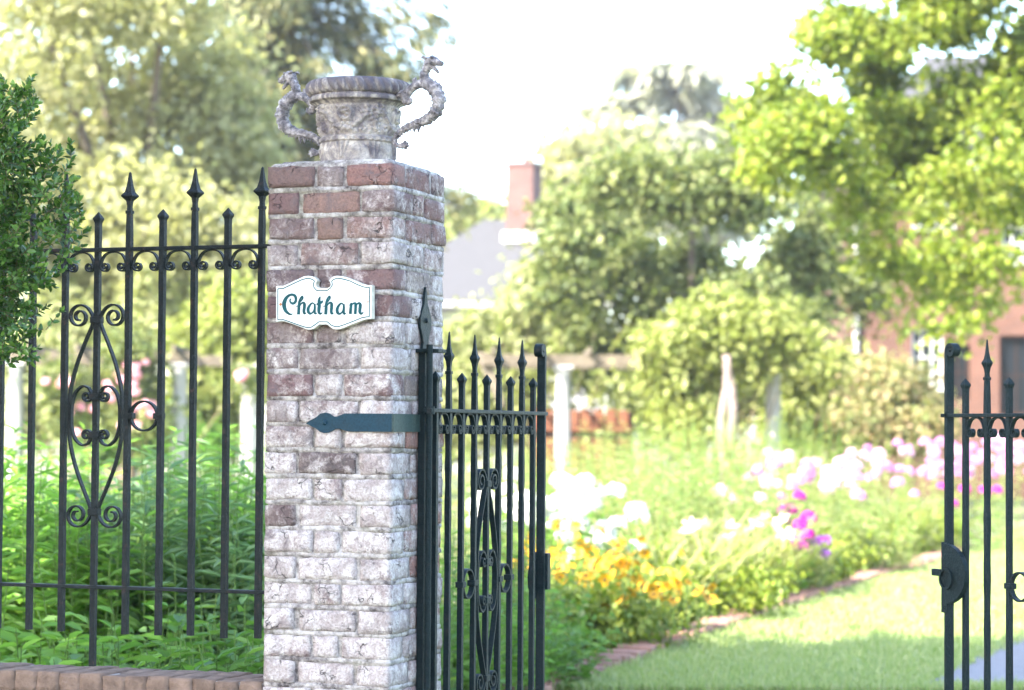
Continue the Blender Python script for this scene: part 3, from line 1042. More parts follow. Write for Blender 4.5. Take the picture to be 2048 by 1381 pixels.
# ------------------------------------------------------------------ the sign
OUT = [(-0.1568, 1.7255), (-0.1346, 1.7252), (-0.1252, 1.7285), (-0.1055, 1.7368), (-0.0849, 1.745), (-0.0681, 1.7521), (-0.0531, 1.7536), (-0.04, 1.7512), (-0.0306, 1.7459), (-0.0249, 1.739), (-0.0282, 1.7327), (-0.0294, 1.7259), (-0.0251, 1.7197), (-0.0181, 1.7175), (0.0071, 1.7172), (0.0141, 1.7191), (0.0182, 1.7252), (0.017, 1.732), (0.0134, 1.7384), (0.018, 1.7451), (0.0253, 1.7501), (0.0374, 1.7525), (0.0532, 1.7509), (0.0718, 1.746), (0.0903, 1.7389), (0.1089, 1.731), (0.1237, 1.7257), (0.1348, 1.7235), (0.1473, 1.7233), (0.1482, 1.6255), (0.1357, 1.6252), (0.1265, 1.6236), (0.11, 1.6182), (0.0879, 1.6108), (0.0639, 1.6017), (0.0492, 1.5972), (0.0362, 1.5959), (0.025, 1.5986), (0.0157, 1.6046), (0.0082, 1.6107), (-0.017, 1.6109), (-0.0235, 1.6067), (-0.0346, 1.5982), (-0.0477, 1.5958), (-0.0589, 1.5976), (-0.0834, 1.6064), (-0.1061, 1.6143), (-0.1269, 1.6205), (-0.1382, 1.6221), (-0.1556, 1.619)]
LINE = [(-0.1506, 1.7168), (-0.1336, 1.7175), (-0.1223, 1.7221), (-0.0961, 1.7332), (-0.0736, 1.7423), (-0.0586, 1.7458), (-0.0474, 1.745), (-0.0376, 1.7414), (-0.0333, 1.7374), (-0.0369, 1.7298), (-0.035, 1.7195), (-0.0265, 1.7105), (0.0081, 1.71), (0.0182, 1.717), (0.0237, 1.7255), (0.0218, 1.7366), (0.0264, 1.7408), (0.0329, 1.7432), (0.044, 1.7442), (0.0588, 1.742), (0.0811, 1.7357), (0.1016, 1.726), (0.1201, 1.719), (0.1311, 1.7166), (0.1413, 1.7161), (0.1411, 1.6323), (0.1319, 1.6315), (0.1172, 1.6291), (0.0952, 1.6209), (0.0639, 1.6101), (0.0454, 1.6047), (0.0324, 1.6048), (0.0212, 1.6088), (0.0099, 1.6183), (-0.018, 1.6189), (-0.0292, 1.611), (-0.0422, 1.6034), (-0.0515, 1.6021), (-0.0646, 1.6045), (-0.0948, 1.6142), (-0.1213, 1.623), (-0.1345, 1.6269), (-0.1496, 1.6258), (-0.1506, 1.7168)]
STROKES = [[(-0.1069, 1.6876, 0.0022), (-0.111, 1.6829, 0.0033), (-0.1086, 1.676, 0.00403), (-0.1011, 1.6731, 0.00476), (-0.094, 1.6775, 0.00549), (-0.0918, 1.686, 0.00586), (-0.0947, 1.6946, 0.00549), (-0.1032, 1.6989, 0.00476), (-0.1145, 1.6966, 0.00513), (-0.1239, 1.6882, 0.00696), (-0.1294, 1.6762, 0.00842), (-0.1293, 1.6642, 0.00806), (-0.1244, 1.6521, 0.00659), (-0.1158, 1.6443, 0.00476), (-0.1083, 1.6413, 0.0033), (-0.1013, 1.643, 0.00146)],
 [(-0.0834, 1.6406, 0.00623), (-0.0825, 1.6551, 0.00623), (-0.0819, 1.6688, 0.00586), (-0.0801, 1.6808, 0.00476), (-0.0764, 1.6896, 0.0033), (-0.0718, 1.6937, 0.0033), (-0.0704, 1.6888, 0.00403), (-0.0739, 1.682, 0.00293), (-0.0795, 1.6756, 0.00183)],
 [(-0.0803, 1.6645, 0.0022), (-0.0744, 1.6725, 0.0033), (-0.0682, 1.6751, 0.00439), (-0.0646, 1.6703, 0.00623), (-0.0649, 1.66, 0.00623), (-0.0659, 1.6498, 0.00586), (-0.0636, 1.6438, 0.00476), (-0.0581, 1.6449, 0.00146)], [(-0.0925, 1.6617, 0.0011), (-0.0837, 1.6683, 0.00165)],
 [(-0.032, 1.6696, 0.00256), (-0.0392, 1.6738, 0.00293), (-0.0475, 1.6667, 0.00476), (-0.0525, 1.6565, 0.00623), (-0.051, 1.6471, 0.00586), (-0.0444, 1.6427, 0.00403), (-0.0361, 1.6486, 0.00293), (-0.0323, 1.6597, 0.0022)], [(-0.0317, 1.6713, 0.00403), (-0.0312, 1.6597, 0.00476), (-0.0318, 1.6486, 0.00513), (-0.0291, 1.6431, 0.00403), (-0.0235, 1.6446, 0.00146)],
 [(-0.0141, 1.6927, 0.0022), (-0.0177, 1.6817, 0.00586), (-0.017, 1.668, 0.00659), (-0.018, 1.6544, 0.00659), (-0.0174, 1.6459, 0.00549), (-0.0127, 1.642, 0.00366), (-0.0064, 1.6461, 0.00146)], [(-0.0257, 1.6695, 0.0033), (-0.0167, 1.6723, 0.00439), (-0.0089, 1.6765, 0.00476), (-0.0056, 1.6802, 0.0022)],
 [(0.0038, 1.6397, 0.00623), (0.0047, 1.6541, 0.00623), (0.0053, 1.6678, 0.00586), (0.0071, 1.6797, 0.00476), (0.0107, 1.6885, 0.0033), (0.0153, 1.6925, 0.0033), (0.0167, 1.6877, 0.00403), (0.0132, 1.681, 0.00293), (0.0077, 1.6745, 0.00183)],
 [(0.0069, 1.6635, 0.0022), (0.0127, 1.6714, 0.0033), (0.0189, 1.6741, 0.00439), (0.0224, 1.6693, 0.00623), (0.0222, 1.659, 0.00623), (0.0212, 1.6488, 0.00586), (0.0235, 1.6429, 0.00476), (0.0288, 1.644, 0.00146)], [(-0.0052, 1.6607, 0.0011), (0.0035, 1.6673, 0.00165)],
 [(0.0603, 1.6678, 0.00256), (0.0532, 1.672, 0.00293), (0.045, 1.6649, 0.00476), (0.0401, 1.6548, 0.00623), (0.0415, 1.6454, 0.00586), (0.048, 1.6411, 0.00403), (0.0563, 1.6469, 0.00293), (0.0601, 1.6579, 0.0022)], [(0.0607, 1.6695, 0.00403), (0.0612, 1.6579, 0.00476), (0.0605, 1.6469, 0.00513), (0.0632, 1.6414, 0.00403), (0.0687, 1.6429, 0.00146)],
 [(0.0785, 1.6655, 0.0011), (0.0847, 1.6714, 0.0033), (0.0842, 1.6668, 0.00549), (0.0829, 1.6533, 0.00586), (0.0817, 1.6405, 0.00586)], [(0.084, 1.6648, 0.00183), (0.091, 1.6706, 0.0033), (0.0965, 1.6714, 0.00439), (0.0986, 1.6667, 0.00586), (0.098, 1.6531, 0.00549), (0.0972, 1.64, 0.00549)],
 [(0.0988, 1.6646, 0.00183), (0.1039, 1.6696, 0.0033), (0.1095, 1.6713, 0.00439), (0.1132, 1.6665, 0.00623), (0.1119, 1.6529, 0.00623), (0.1121, 1.6453, 0.00549), (0.1166, 1.6407, 0.00403), (0.1235, 1.6457, 0.00146)]]
SZ = 1.66
nF = Vector((-math.sin(YAW), -math.cos(YAW), 0))
fc = PC + nF * h                                     # middle of the pillar's front face
sign = empty("name_sign", "white scalloped plaque with teal painted lettering, screwed to the front of the pillar", "sign", (fc.x, fc.y, SZ), -YAW)
board = MB().prism([(x, z - SZ) for x, z in OUT], -0.030, -0.004)
bo = board.build("board", M['white'], sign)
bo.data.materials.append(M['signedge'])
for p in bo.data.polygons:
    if abs(p.normal.y) < 0.5: p.material_index = 1
bv = bo.modifiers.new("edge", 'BEVEL'); bv.width = 0.0018; bv.segments = 2; bv.limit_method = 'ANGLE'


def flat_stroke(mb, pts, y, n=5):
    P = spline([(p[0], p[2] if len(p) > 2 else 0.0, p[1]) for p in pts], n)
    m = len(P)
    n0 = len(mb.v)
    for i in range(m):
        t = P[min(i + 1, m - 1)] - P[max(i - 1, 0)]
        t = Vector((t.x, t.z)).normalized()
        nn = Vector((-t.y, t.x))
        w = max(0.0007, P[i].y) / 2
        mb.v.append((P[i].x + nn.x * w, y, P[i].z + nn.y * w))
        mb.v.append((P[i].x - nn.x * w, y, P[i].z - nn.y * w))
    for i in range(m - 1): mb.f.append((n0 + 2 * i, n0 + 2 * i + 1, n0 + 2 * i + 3, n0 + 2 * i + 2))


letters = MB()
for k, s in enumerate(STROKES): flat_stroke(letters, [(x, z - SZ, w * 1.6) for x, z, w in s], -0.0306 - 0.00008 * k)
letters.build("lettering", M['teal'], sign)
bl = MB()
for i in range(len(LINE) - 1):
    a, b = Vector((LINE[i][0], LINE[i][1] - SZ)), Vector((LINE[i + 1][0], LINE[i + 1][1] - SZ))
    t = (b - a).normalized(); nn = Vector((-t.y, t.x)) * 0.0015
    a = a - t * 0.0006; b = b + t * 0.0006
    bl.add([(a.x + nn.x, -0.0304 - 0.00004 * (i % 3), a.y + nn.y), (a.x - nn.x, -0.0304 - 0.00004 * (i % 3), a.y - nn.y), (b.x - nn.x, -0.0304 - 0.00004 * (i % 3), b.y - nn.y), (b.x + nn.x, -0.0304 - 0.00004 * (i % 3), b.y + nn.y)], [(0, 1, 2, 3)])
bl.build("border_line", M['teal'], sign)
for x, z, r_ in ((-0.1416, 1.6712, 0.0046), (0.1361, 1.6747, 0.0026)):
    scr = MB().lathe([(0.0, 0.0014), (r_ * .6, 0.0012), (r_, 0.0), (r_, -0.003)], 10)
    scr.build("screw", M['rust'], sign, (x, -0.0303, z - SZ), rot=(R(90), 0, 0))

# ------------------------------------------------------------------ hinge post with its straps on the pillar
kc = PC + Vector((math.cos(YAW), -math.sin(YAW), 0)) * h + nF * h    # the corner nearest the camera
post = empty("hinge_post", "dark iron hinge post with blue spear-ended strap, bolted to the side of the pillar", "gate hinge", (kc.x, kc.y, 0), -YAW)
# local frame: x out of the side face, y back along the side face; front face lies along -x at y = 0
MB().box(0.003, 0.024, 0.192, 0.226, 0.0, 1.545, 0.002).build("post", M['iron_gate'], post)
spear = [(0.2295, 1.732), (0.238, 1.705), (0.243, 1.68), (0.262, 1.657), (0.2735, 1.635), (0.272, 1.612), (0.258, 1.588), (0.250, 1.565), (0.258, 1.546), (0.204, 1.546), (0.212, 1.565), (0.2035, 1.588), (0.188, 1.612), (0.1865, 1.635), (0.198, 1.657), (0.216, 1.68), (0.221, 1.705)]
sp_ = MB()
n0 = len(spear)
sp_.add([(0.003, y, z) for y, z in spear] + [(0.011, y, z) for y, z in spear], [tuple(range(n0)), tuple(range(2 * n0 - 1, n0 - 1, -1))] + [(k, (k + 1) % n0, (k + 1) % n0 + n0, k + n0) for k in range(n0)])
o = sp_.build("spear_plate", M['iron_gate'], post)
MB().lathe([(0.0, 0.007), (0.005, 0.006), (0.0075, 0.0), (0.0075, -0.004)], 10).build("bolt", M['iron_gate'], post, (0.0115, 0.230, 1.632), rot=(0, R(90), 0))
br = MB().box(0.002, 0.075, 0.170, 0.235, 1.535, 1.546, 0.002)
br.build("bracket", M['iron_gate'], post)
tl = lambda pts: pts
strap = [(-0.268, 1.3235), (-0.252, 1.333), (-0.236, 1.341), (-0.222, 1.352), (-0.206, 1.3555), (-0.192, 1.352), (-0.180, 1.344), (-0.170, 1.3435), (-0.158, 1.348), (-0.145, 1.3530), (0.004, 1.3530), (0.004, 1.3005), (-0.118, 1.3005), (-0.132, 1.3005), (-0.146, 1.3035), (-0.160, 1.3085), (-0.172, 1.3085), (-0.184, 1.302), (-0.196, 1.297), (-0.208, 1.2955), (-0.222, 1.299), (-0.236, 1.309), (-0.252, 1.316)]
MB().prism(strap, -0.0105, -0.0045).build("strap", M['strap'], post)
MB().box(0.0045, 0.0100, -0.0102, 0.191, 1.3008, 1.3527).build("side_strap", M['plate'], post)
MB().lathe([(0.0, 0.0075), (0.005, 0.0065), (0.0085, 0.0), (0.0085, -0.004)], 10).build("bolt", M['strap'], post, (-0.2065, -0.0108, 1.3265), rot=(R(90), 0, 0))

# ------------------------------------------------------------------ ironwork shared by fence and gates
def spiral(cx, cz, r0, r1, a0, turns, n=26):
    """from radius r0 at angle a0 winding `turns` (sign = direction) to radius r1"""
    out = []
    for k in range(n + 1):
        t = k / n
        an = a0 + turns * 2 * math.pi * t
        r = r0 + (r1 - r0) * t ** 0.85
        out.append((cx + r * math.cos(an), cz + r * math.sin(an)))
    return out


def smooth2(pts, n=6):
    return [(p.x, p.z) for p in spline([(a, 0, b) for a, b in pts], n)]


def tall_bar(zr, zbot, tip, hw, dh, seed, rough, stub=0.0):
    """bar with a collared spear head; zr rail height"""
    k = (tip - zr) / 0.244
    pr = [(zbot, hw)]
    m = 26
    rr = random.Random(seed)
    for i in range(1, m): pr.append((zbot + (zr + 0.03 - zbot) * i / m, hw * (1 + rr.uniform(-rough, rough))))
    pr += [(zr + .06 * k, hw * .98), (zr + .100 * k, hw * .9), (zr + .112 * k, hw * .86), (zr + .1125 * k, hw * 1.12), (zr + .122 * k, hw * 1.12), (zr + .1225 * k, hw * .78), (zr + .135 * k, hw * .72), (zr + .152 * k, hw * .98),
           (zr + .166 * k, dh), (zr + .170 * k, dh), (zr + .180 * k, dh * .62), (zr + .198 * k, dh * .40), (zr + .222 * k, dh * .25), (zr + .240 * k, dh * .15), (tip, dh * .05)]
    return MB().profile4(pr, hw * rough * .35, seed)


def short_bar(zr, zbot, tip, hw, seed, rough):
    k = (tip - zr) / 0.122
    pr = [(zbot, hw)]
    m = 26
    rr = random.Random(seed)
    for i in range(1, m): pr.append((zbot + (zr + 0.03 - zbot) * i / m, hw * (1 + rr.uniform(-rough, rough))))
    pr += [(zr + .06 * k, hw), (zr + .078 * k, hw * .98), (zr + .088 * k, hw * 1.06), (zr + .098 * k, hw * 1.5), (zr + .102 * k, hw * 1.5), (zr + .112 * k, hw * .8), (tip, hw * .08)]
    return MB().profile4(pr, hw * rough * .35, seed)


def gap_scroll(g2, hw):
    """C-scroll hung under the rail between two bars: an arch whose feet curl in"""
    e = g2 - hw - 0.003
    mb = MB()
    r = 0.0165
    cx, cz = e - r, -0.054
    right = [(0.0, -0.0075), (e * .35, -0.0095), (e * .68, -0.017), (e * .92, -0.034), (e, -0.052)]
    path = smooth2(right, 5)[:-1] + spiral(cx, cz, r, 0.0045, 0.0, -1.55, 24)
    full = [(-x, z) for x, z in reversed(path)] + path[1:]
    return mb.ribbon(full, 0.0042, 0.016)


def lyre_half(sx, p):
    """one quarter of the large ornament: upper S from the collar to the outer bar"""
    k = p / 0.1145
    cx, cz, r = 0.062 * k, 0.312, 0.042 * k
    sp_ = spiral(cx, cz, r, 0.010 * k, math.pi * 0.86, -1.7, 34)
    low = [(0.094 * k, 0.0), (0.094 * k, 0.045), (0.088 * k, 0.095), (0.068 * k, 0.165), (0.040 * k, 0.232), (0.018 * k, 0.280), (0.0135 * k, 0.300)]
    path = smooth2(low, 5)[:-1] + smooth2([(0.0135 * k, 0.300), (0.0155 * k, 0.316), sp_[0]], 3)[:-1] + sp_
    return [(sx * x, z) for x, z in path]


def oval_half(sx, p):
    k = p / 0.1145
    top = [(0.087 * k, 0.0), (0.085 * k, 0.035), (0.073 * k, 0.072), (0.048 * k, 0.093), (0.026 * k, 0.088)] 
    sp_ = spiral(0.031 * k, 0.061, 0.0195 * k, 0.005 * k, math.pi * 0.80, 1.5, 26)
    up = smooth2(top, 5)[:-1] + smooth2([top[-1], sp_[0]], 2)[:-1] + sp_
    dn = [(x, -z) for x, z in up]
    return [(sx * x, z) for x, z in list(reversed(dn)) + up[1:]]


def ornament(parent, u0, zc, p, mat, cache, only_top=False):
    for name, paths in (("lyre_scroll", [(lyre_half, 1, 1), (lyre_half, -1, 1), (lyre_half, 1, -1), (lyre_half, -1, -1)]), ("oval_scroll", [(oval_half, 1, 1), (oval_half, -1, 1)])):
        for fn, sx, sz in paths:
            key = (fn.__name__, sx, sz, round(p, 4))
            if key not in cache:
                cache[key] = MB().ribbon([(x, z * sz) for x, z in fn(sx, p)], 0.0058, 0.017).mesh(name, mat)
            link(name, cache[key], None, parent, (u0, 0, zc))
    for dz in (0.302, -0.302, 0.060, -0.060):
        key = ('collar', round(p, 4))
        if key not in cache: cache[key] = MB().box(-0.0185, 0.0185, -0.0125, 0.0125, -0.010, 0.010, 0.002).mesh("collar", mat)
        link("collar", cache[key], None, parent, (u0, 0, zc + dz))


def ring(parent, u, zc, r, hwbar, p, mat, cache):
    key = ('ring', round(p, 4))
    if key not in cache:
        cache[key] = MB().ribbon([(r * math.cos(a), r * .98 * math.sin(a)) for a in [2 * math.pi * k / 36 for k in range(37)]], 0.0058, 0.017).mesh("ring", mat)
        cache[('rc', round(p, 4))] = MB().box(-0.016, 0.016, -0.0125, 0.0125, -0.009, 0.009, 0.002).mesh("collar", mat)
    link("ring", cache[key], None, parent, (u, 0, zc))
    for s in (-1, 1): link("collar", cache[('rc', round(p, 4))], None, parent, (u + s * (r + 0.006), 0, zc))


# ------------------------------------------------------------------ low wall and iron fence left of the pillar
xl = Vector((math.cos(YAW), -math.sin(YAW), 0))      # along the front, towards the gate
yl = Vector((math.sin(YAW), math.cos(YAW), 0))       # away from the camera
FLc = PC - xl * h + nF * h
wall = empty("low_wall", "low brick wall with worn coping under the iron fence", "wall", (FLc.x, FLc.y, 0), -YAW)
WL = 2.6
MB().box(-WL, -0.003, 0.012, 0.235, 0.0, 0.508).build("wall_body", M['coping'], wall)
cm = [brick_mesh(0.0735 + .0008 * k, 0.245, 0.062, 900 + k) for k in range(4)]
for q in cm: q.materials.clear(); q.materials.append(M['coping'])
for k in range(34):
    link("brick", cm[k % 4], None, wall, (-0.040 - k * 0.0755, 0.120 + random.uniform(-.004, .004), 0.535 + random.uniform(-.003, .002)), (random.uniform(-.02, .02), random.uniform(-.03, .03), random.uniform(-.03, .03)))
MB().box(-WL, -0.004, 0.010, 0.232, 0.510, 0.5605).build("mortar", M['mortar'], wall)

fo = FLc + yl * 0.27
fence = empty("iron_fence", "black wrought iron fence with spear tips and scrollwork on the low wall", "fence", (fo.x, fo.y, 0), -YAW)
FP, FU0 = 0.11454, 0.1475
cache_f = {}
tallm = [tall_bar(1.868, 0.665, 2.112, 0.0088, 0.0200, 11 + k, 0.05).mesh("tall_bar", M['iron']) for k in range(3)]
shortm = [short_bar(1.868, 0.664, 1.990, 0.0088, 21 + k, 0.05).mesh("short_bar", M['iron']) for k in range(3)]
longm = short_bar(1.868, 0.0, 1.990, 0.0088, 31, 0.05).mesh("short_bar", M['iron'])
NB = 15
for k in range(NB):
    u = -(FU0 + k * FP)
    if k % 2 == 0: link("tall_bar", tallm[(k // 2) % 3], None, fence, (u + random.uniform(-.0015, .0015), 0, random.uniform(-.003, .003)), (random.uniform(-.003, .003), random.uniform(-.0016, .0016), random.uniform(-.1, .1)))
    else: link("short_bar", longm if k in (5, 13) else shortm[(k // 2) % 3], None, fence, (u + random.uniform(-.0015, .0015), 0, random.uniform(-.003, .003)), (random.uniform(-.003, .003), random.uniform(-.0016, .0016), random.uniform(-.1, .1)))
sc_m = gap_scroll(FP / 2, 0.0088).mesh("gap_scroll", M['iron'])
for k in range(NB - 1): link("gap_scroll", sc_m, None, fence, (-(FU0 + (k + 0.5) * FP), 0, 1.868))
MB().box(-(FU0 + (NB - 1) * FP) - 0.1, 0.03, -0.013, 0.013, 1.862, 1.874, 0.002).build("rail", M['iron'], fence)
MB().box(-(FU0 + (NB - 1) * FP) - 0.1, 0.03, -0.013, 0.013, 0.802, 0.813, 0.002).build("rail", M['iron'], fence)
ornament(fence, -(FU0 + 5 * FP), 1.345, FP, M['iron'], cache_f)
ring(fence, -(FU0 + 3.5 * FP), 1.345, 0.0465, 0.0088, FP, M['iron'], cache_f)
ring(fence, -(FU0 + 11.5 * FP), 1.345, 0.0465, 0.0088, FP, M['iron'], cache_f)

# ------------------------------------------------------------------ the two gate leaves
GP = 0.1085
cache_g = {}
g_tall = [tall_bar(1.365, 0.10, 1.603, 0.0080, 0.0125, 41 + k, 0.10).mesh("tall_bar", M['iron_gate']) for k in range(2)]
g_short = [short_bar(1.365, 0.10, 1.482, 0.0080, 51 + k, 0.03).mesh("short_bar", M['iron_gate']) for k in range(2)]
g_scroll = gap_scroll(GP / 2, 0.0080).mesh("gap_scroll", M['iron_gate'])
g_rail = MB().box(-0.052, 0.992, -0.014, 0.014, 1.3585, 1.3705, 0.002).mesh("rail", M['iron_gate'])
g_rail2 = MB().box(-0.045, 0.985, -0.014, 0.014, 0.105, 0.120, 0.002).mesh("rail", M['iron_gate'])
# meeting stile: flat bar whose top rolls over towards the hinge
roll = [(0.965, 0.02), (0.965, 0.5), (0.965, 1.0), (0.965, 1.560)] + spiral(0.9445, 1.572, 0.0205, 0.006, 0.0, 1.45, 30)
g_stile = MB().ribbon(roll, 0.0135, 0.028).mesh("stile", M['iron_gate'])
g_rod = MB().tube([(-0.036, 0, 0.0), (-0.036, 0, 1.558)], 0.0095, 12).mesh("hinge_rod", M['iron_gate'])
g_eye = MB().tube([(-0.036, 0, 1.353), (-0.036, 0, 1.376)], 0.0165, 12).mesh("eye_collar", M['iron_gate'])


def make_gate(label, loc, rz):
    g = empty("iron_gate", label, "gate", loc, rz, "pair of iron garden gate leaves")
    for k in range(9):
        u = 0.0115 + k * GP
        if k % 2: link("tall_bar", g_tall[(k // 2) % 2], None, g, (u, 0, 0))
        else: link("short_bar", g_short[(k // 2) % 2], None, g, (u, 0, 0))
        if k < 8: link("gap_scroll", g_scroll, None, g, (u + GP / 2, 0, 1.365))
    for nm, me in (("rail", g_rail), ("rail", g_rail2), ("stile", g_stile), ("hinge_rod", g_rod), ("eye_collar", g_eye)): link(nm, me, None, g)
    uc = 0.0115 + 4 * GP
    ornament(g, uc, 0.838, GP, M['iron_gate'], cache_g)
    for s in (-1, 1): ring(g, uc + s * 1.5 * GP, 0.838, 0.0445, 0.008, GP, M['iron_gate'], cache_g)
    return g


go = PC + xl * h + nF * h + yl * 0.20 + xl * 0.05
gate1 = make_gate("iron gate leaf hinged on the brick pillar, swung open away from the viewer", (go.x, go.y, 0), math.atan2(math.cos(YAW), math.sin(YAW)))
# strike box and its guard on the left leaf
MB().box(0.960, 1.002, 0.016, 0.022, 0.775, 0.905, 0.001).build("strike_plate", M['plate'], gate1)
MB().box(0.973, 1.004, -0.022, 0.016, 0.780, 0.900, 0.002).build("strike_box", M['iron_gate'], gate1)
gd = [(0.955, 0.905), (0.925, 0.885), (0.902, 0.855), (0.892, 0.825), (0.898, 0.790), (0.915, 0.768), (0.945, 0.752), (0.965, 0.75), (0.965, 0.905)]
MB().prism(gd, 0.014, 0.020).build("guard_plate", M['iron_gate'], gate1)
hg = Vector((1.8382, 6.8902, 0))
gate2 = make_gate("iron gate leaf cut by the right edge of the photo, half open with a lock", (hg.x, hg.y, 0), R(117))
# lock with bolt and ring handle on the right leaf
lk = [(0.957 + 0.112 * math.cos(q), 0.860 + 0.096 * math.sin(q)) for q in [math.pi * (0.5 + k / 18) for k in range(19)]]
MB().prism(lk, 0.012, 0.030).build("lock_case", M['iron_gate'], gate2)
MB().box(0.950, 0.982, 0.0145, 0.0185, 0.735, 0.960, 0.001).build("lock_plate", M['iron_gate'], gate2)
MB().box(0.976, 1.022, 0.013, 0.027, 0.851, 0.873, 0.001).build("lock_bolt", M['iron_gate'], gate2)
MB().ribbon([(0.935 + 0.030 * math.cos(a), 0.845 + 0.030 * math.sin(a)) for a in [2 * math.pi * k / 30 for k in range(31)]], 0.006, 0.007, 0.036).build("ring_handle", M['iron_gate'], gate2)
for z in (0.92, 0.80, 0.752):
    MB().lathe([(0, .004), (.004, .003), (.005, 0)], 8).build("rivet", M['iron_gate'], gate2, (0.966, 0.0190, z), rot=(R(-90), 0, 0))


# ------------------------------------------------------------------ boxwood leaning in from the left, in front of the fence
def twig_cloud(lobes, ntw, leafL, leafW, tl=(0.07, 0.13), pairs=(7, 11), up=0.5, shell=0.35):
    base, out = in_lobes(lobes, ntw, shell)
    D = unit(out * 0.9 + rand_dirs(ntw) * 0.7 + np.array([0, 0, up]))
    P, LD, NN, S = [], [], [], []
    tw = []
    for i in range(ntw):
        L = random.uniform(*tl)
        n = random.randint(*pairs)
        d = D[i]
        a = unit(np.cross(d, rand_dirs(1)[0])[None])[0]
        b = np.cross(d, a)
        tw.append((base[i], base[i] + d * L))
        for k in range(n):
            t = (k + 0.6) / n
            p = base[i] + d * L * t
            an = k * 1.4 + random.uniform(-.4, .4)
            o1 = a * math.cos(an) + b * math.sin(an)
            for s in (-1, 1):
                P.append(p); LD.append(o1 * s * (1.0 - 0.45 * t) + d * (0.45 + 0.7 * t)); NN.append(d + rand_dirs(1)[0] * 0.4)
                S.append((1.0 - 0.35 * t ** 3) * random.uniform(.75, 1.15))
        P.append(base[i] + d * L); LD.append(d + rand_dirs(1)[0] * 0.3); NN.append(a); S.append(0.75)
    P, LD, NN, S = np.array(P), np.array(LD), np.array(NN), np.array(S)
    return leaf_soup(P, LD, NN, leafL * S, leafW * S, 0.2, 0.12), tw


BX = [(42, 212, 22), (12, 208, 26), (34, 255, 40), (0, 300, 56), (20, 360, 66), (98, 350, 34), (136, 325, 14), (45, 420, 66), (115, 408, 28), (142, 428, 10), (10, 490, 78), (92, 492, 36), (132, 480, 13), (5, 565, 70), (62, 560, 30), (-15, 630, 60), (86, 655, 8), (25, 690, 28), (0, 712, 22), (50, 650, 16), (-80, 330, 120), (-80, 520, 140), (-100, 660, 95)]
Yb = 6.95
lob = []
for x, y, r in BX:
    p = at(x, y, Yb)
    rm = r / (F / Yb)
    lob.append((p.x, Yb + random.uniform(-.05, .12), p.z, rm, rm * 0.9 + 0.02, rm))
box = empty("boxwood", "dark green boxwood shrub with small glossy leaves leaning in at the left edge", "shrub", (-1.75, 7.0, 0))
(V, Fq), tw = twig_cloud(lob, 760, 0.0265, 0.0145, (0.05, 0.095), (4, 7), 0.7, 0.3)
V = V - np.array([-1.75, 7.0, 0])
link("foliage", np_mesh("foliage", V, Fq, M['box'], smooth=False), None, box, kind="stuff")
mb = MB()
for a_, b_ in tw: mb.tube([Vector(a_) - Vector((-1.75, 7.0, 0)), Vector(b_) - Vector((-1.75, 7.0, 0))], [0.0012, 0.0008], 4, False)
for l in lob:
    c = Vector(l[:3]) - Vector((-1.75, 7.0, 0))
    q = Vector((-0.3, 0.05, c.z - 0.25))
    pts = spline([Vector((-0.5, 0.1, 0)), q, q.lerp(c, 0.4) + Vector((random.uniform(-.05, .05), random.uniform(.02, .10), 0)), q.lerp(c, 0.72)], 4)
    mb.tube(pts, [0.010 - 0.008 * i / len(pts) for i in range(len(pts))], 6, False)
mb.build("branch", M['twig'], box)

# ------------------------------------------------------------------ trees and shrubs behind
def lobes_at(spec, Y, depth=0.8, jit=0.0):
    """(px, py, radius px[, distance]) -> ellipsoid lobes in metres"""
    out = []
    for s in spec:
        y = (s[3] if len(s) > 3 else Y) + random.uniform(-jit, jit)
        p = at(s[0], s[1], y)
        r = s[2] * y / F
        out.append((p.x, p.y, p.z, r * random.uniform(.92, 1.12), r * depth, r * random.uniform(.85, 1.0)))
    return out


def break_up(lobes, k=4, f=0.5, spread=0.75, drop=0.12):
    """replace each lobe by several smaller uneven ones"""
    out = []
    for l in lobes:
        for _ in range(k):
            if random.random() < drop: continue
            d = rand_dirs(1)[0] * spread * random.random() ** 0.5
            g = f * random.uniform(.6, 1.25)
            out.append((l[0] + d[0] * l[3], l[1] + d[1] * l[4], l[2] + d[2] * l[5], l[3] * g, l[4] * g, l[5] * g * random.uniform(.75, 1.2)))
    return out


def crown_soup(lobes, n, L, W, shell=0.45, up=0.25, flat=0.0, jitter=0.5, clump=16):
    """leaves gathered in small sprays over the lobes, so that lit and shaded clumps form"""
    ns = max(1, n // clump)
    c, d = in_lobes(lobes, ns, shell)
    k = RNG.integers(0, ns, n)
    rl = np.array(lobes)[:, 3].mean()
    spread = max(L * 1.6, rl * 0.10)
    P = c[k] + RNG.normal(size=(n, 3)) * spread * np.array([1, 1, 0.7])
    D = unit(d[k] * 0.5 + rand_dirs(n) * (0.6 + jitter) + np.array([0, 0, -up]))
    NN = unit(d[k] * 0.7 + rand_dirs(n) * 0.8 + np.array([0, 0, 0.6 + flat]))
    s = 0.7 + 0.6 * RNG.random(n)
    return leaf_soup(P, D, NN, L * s, W * s, 0.18, 0.2)


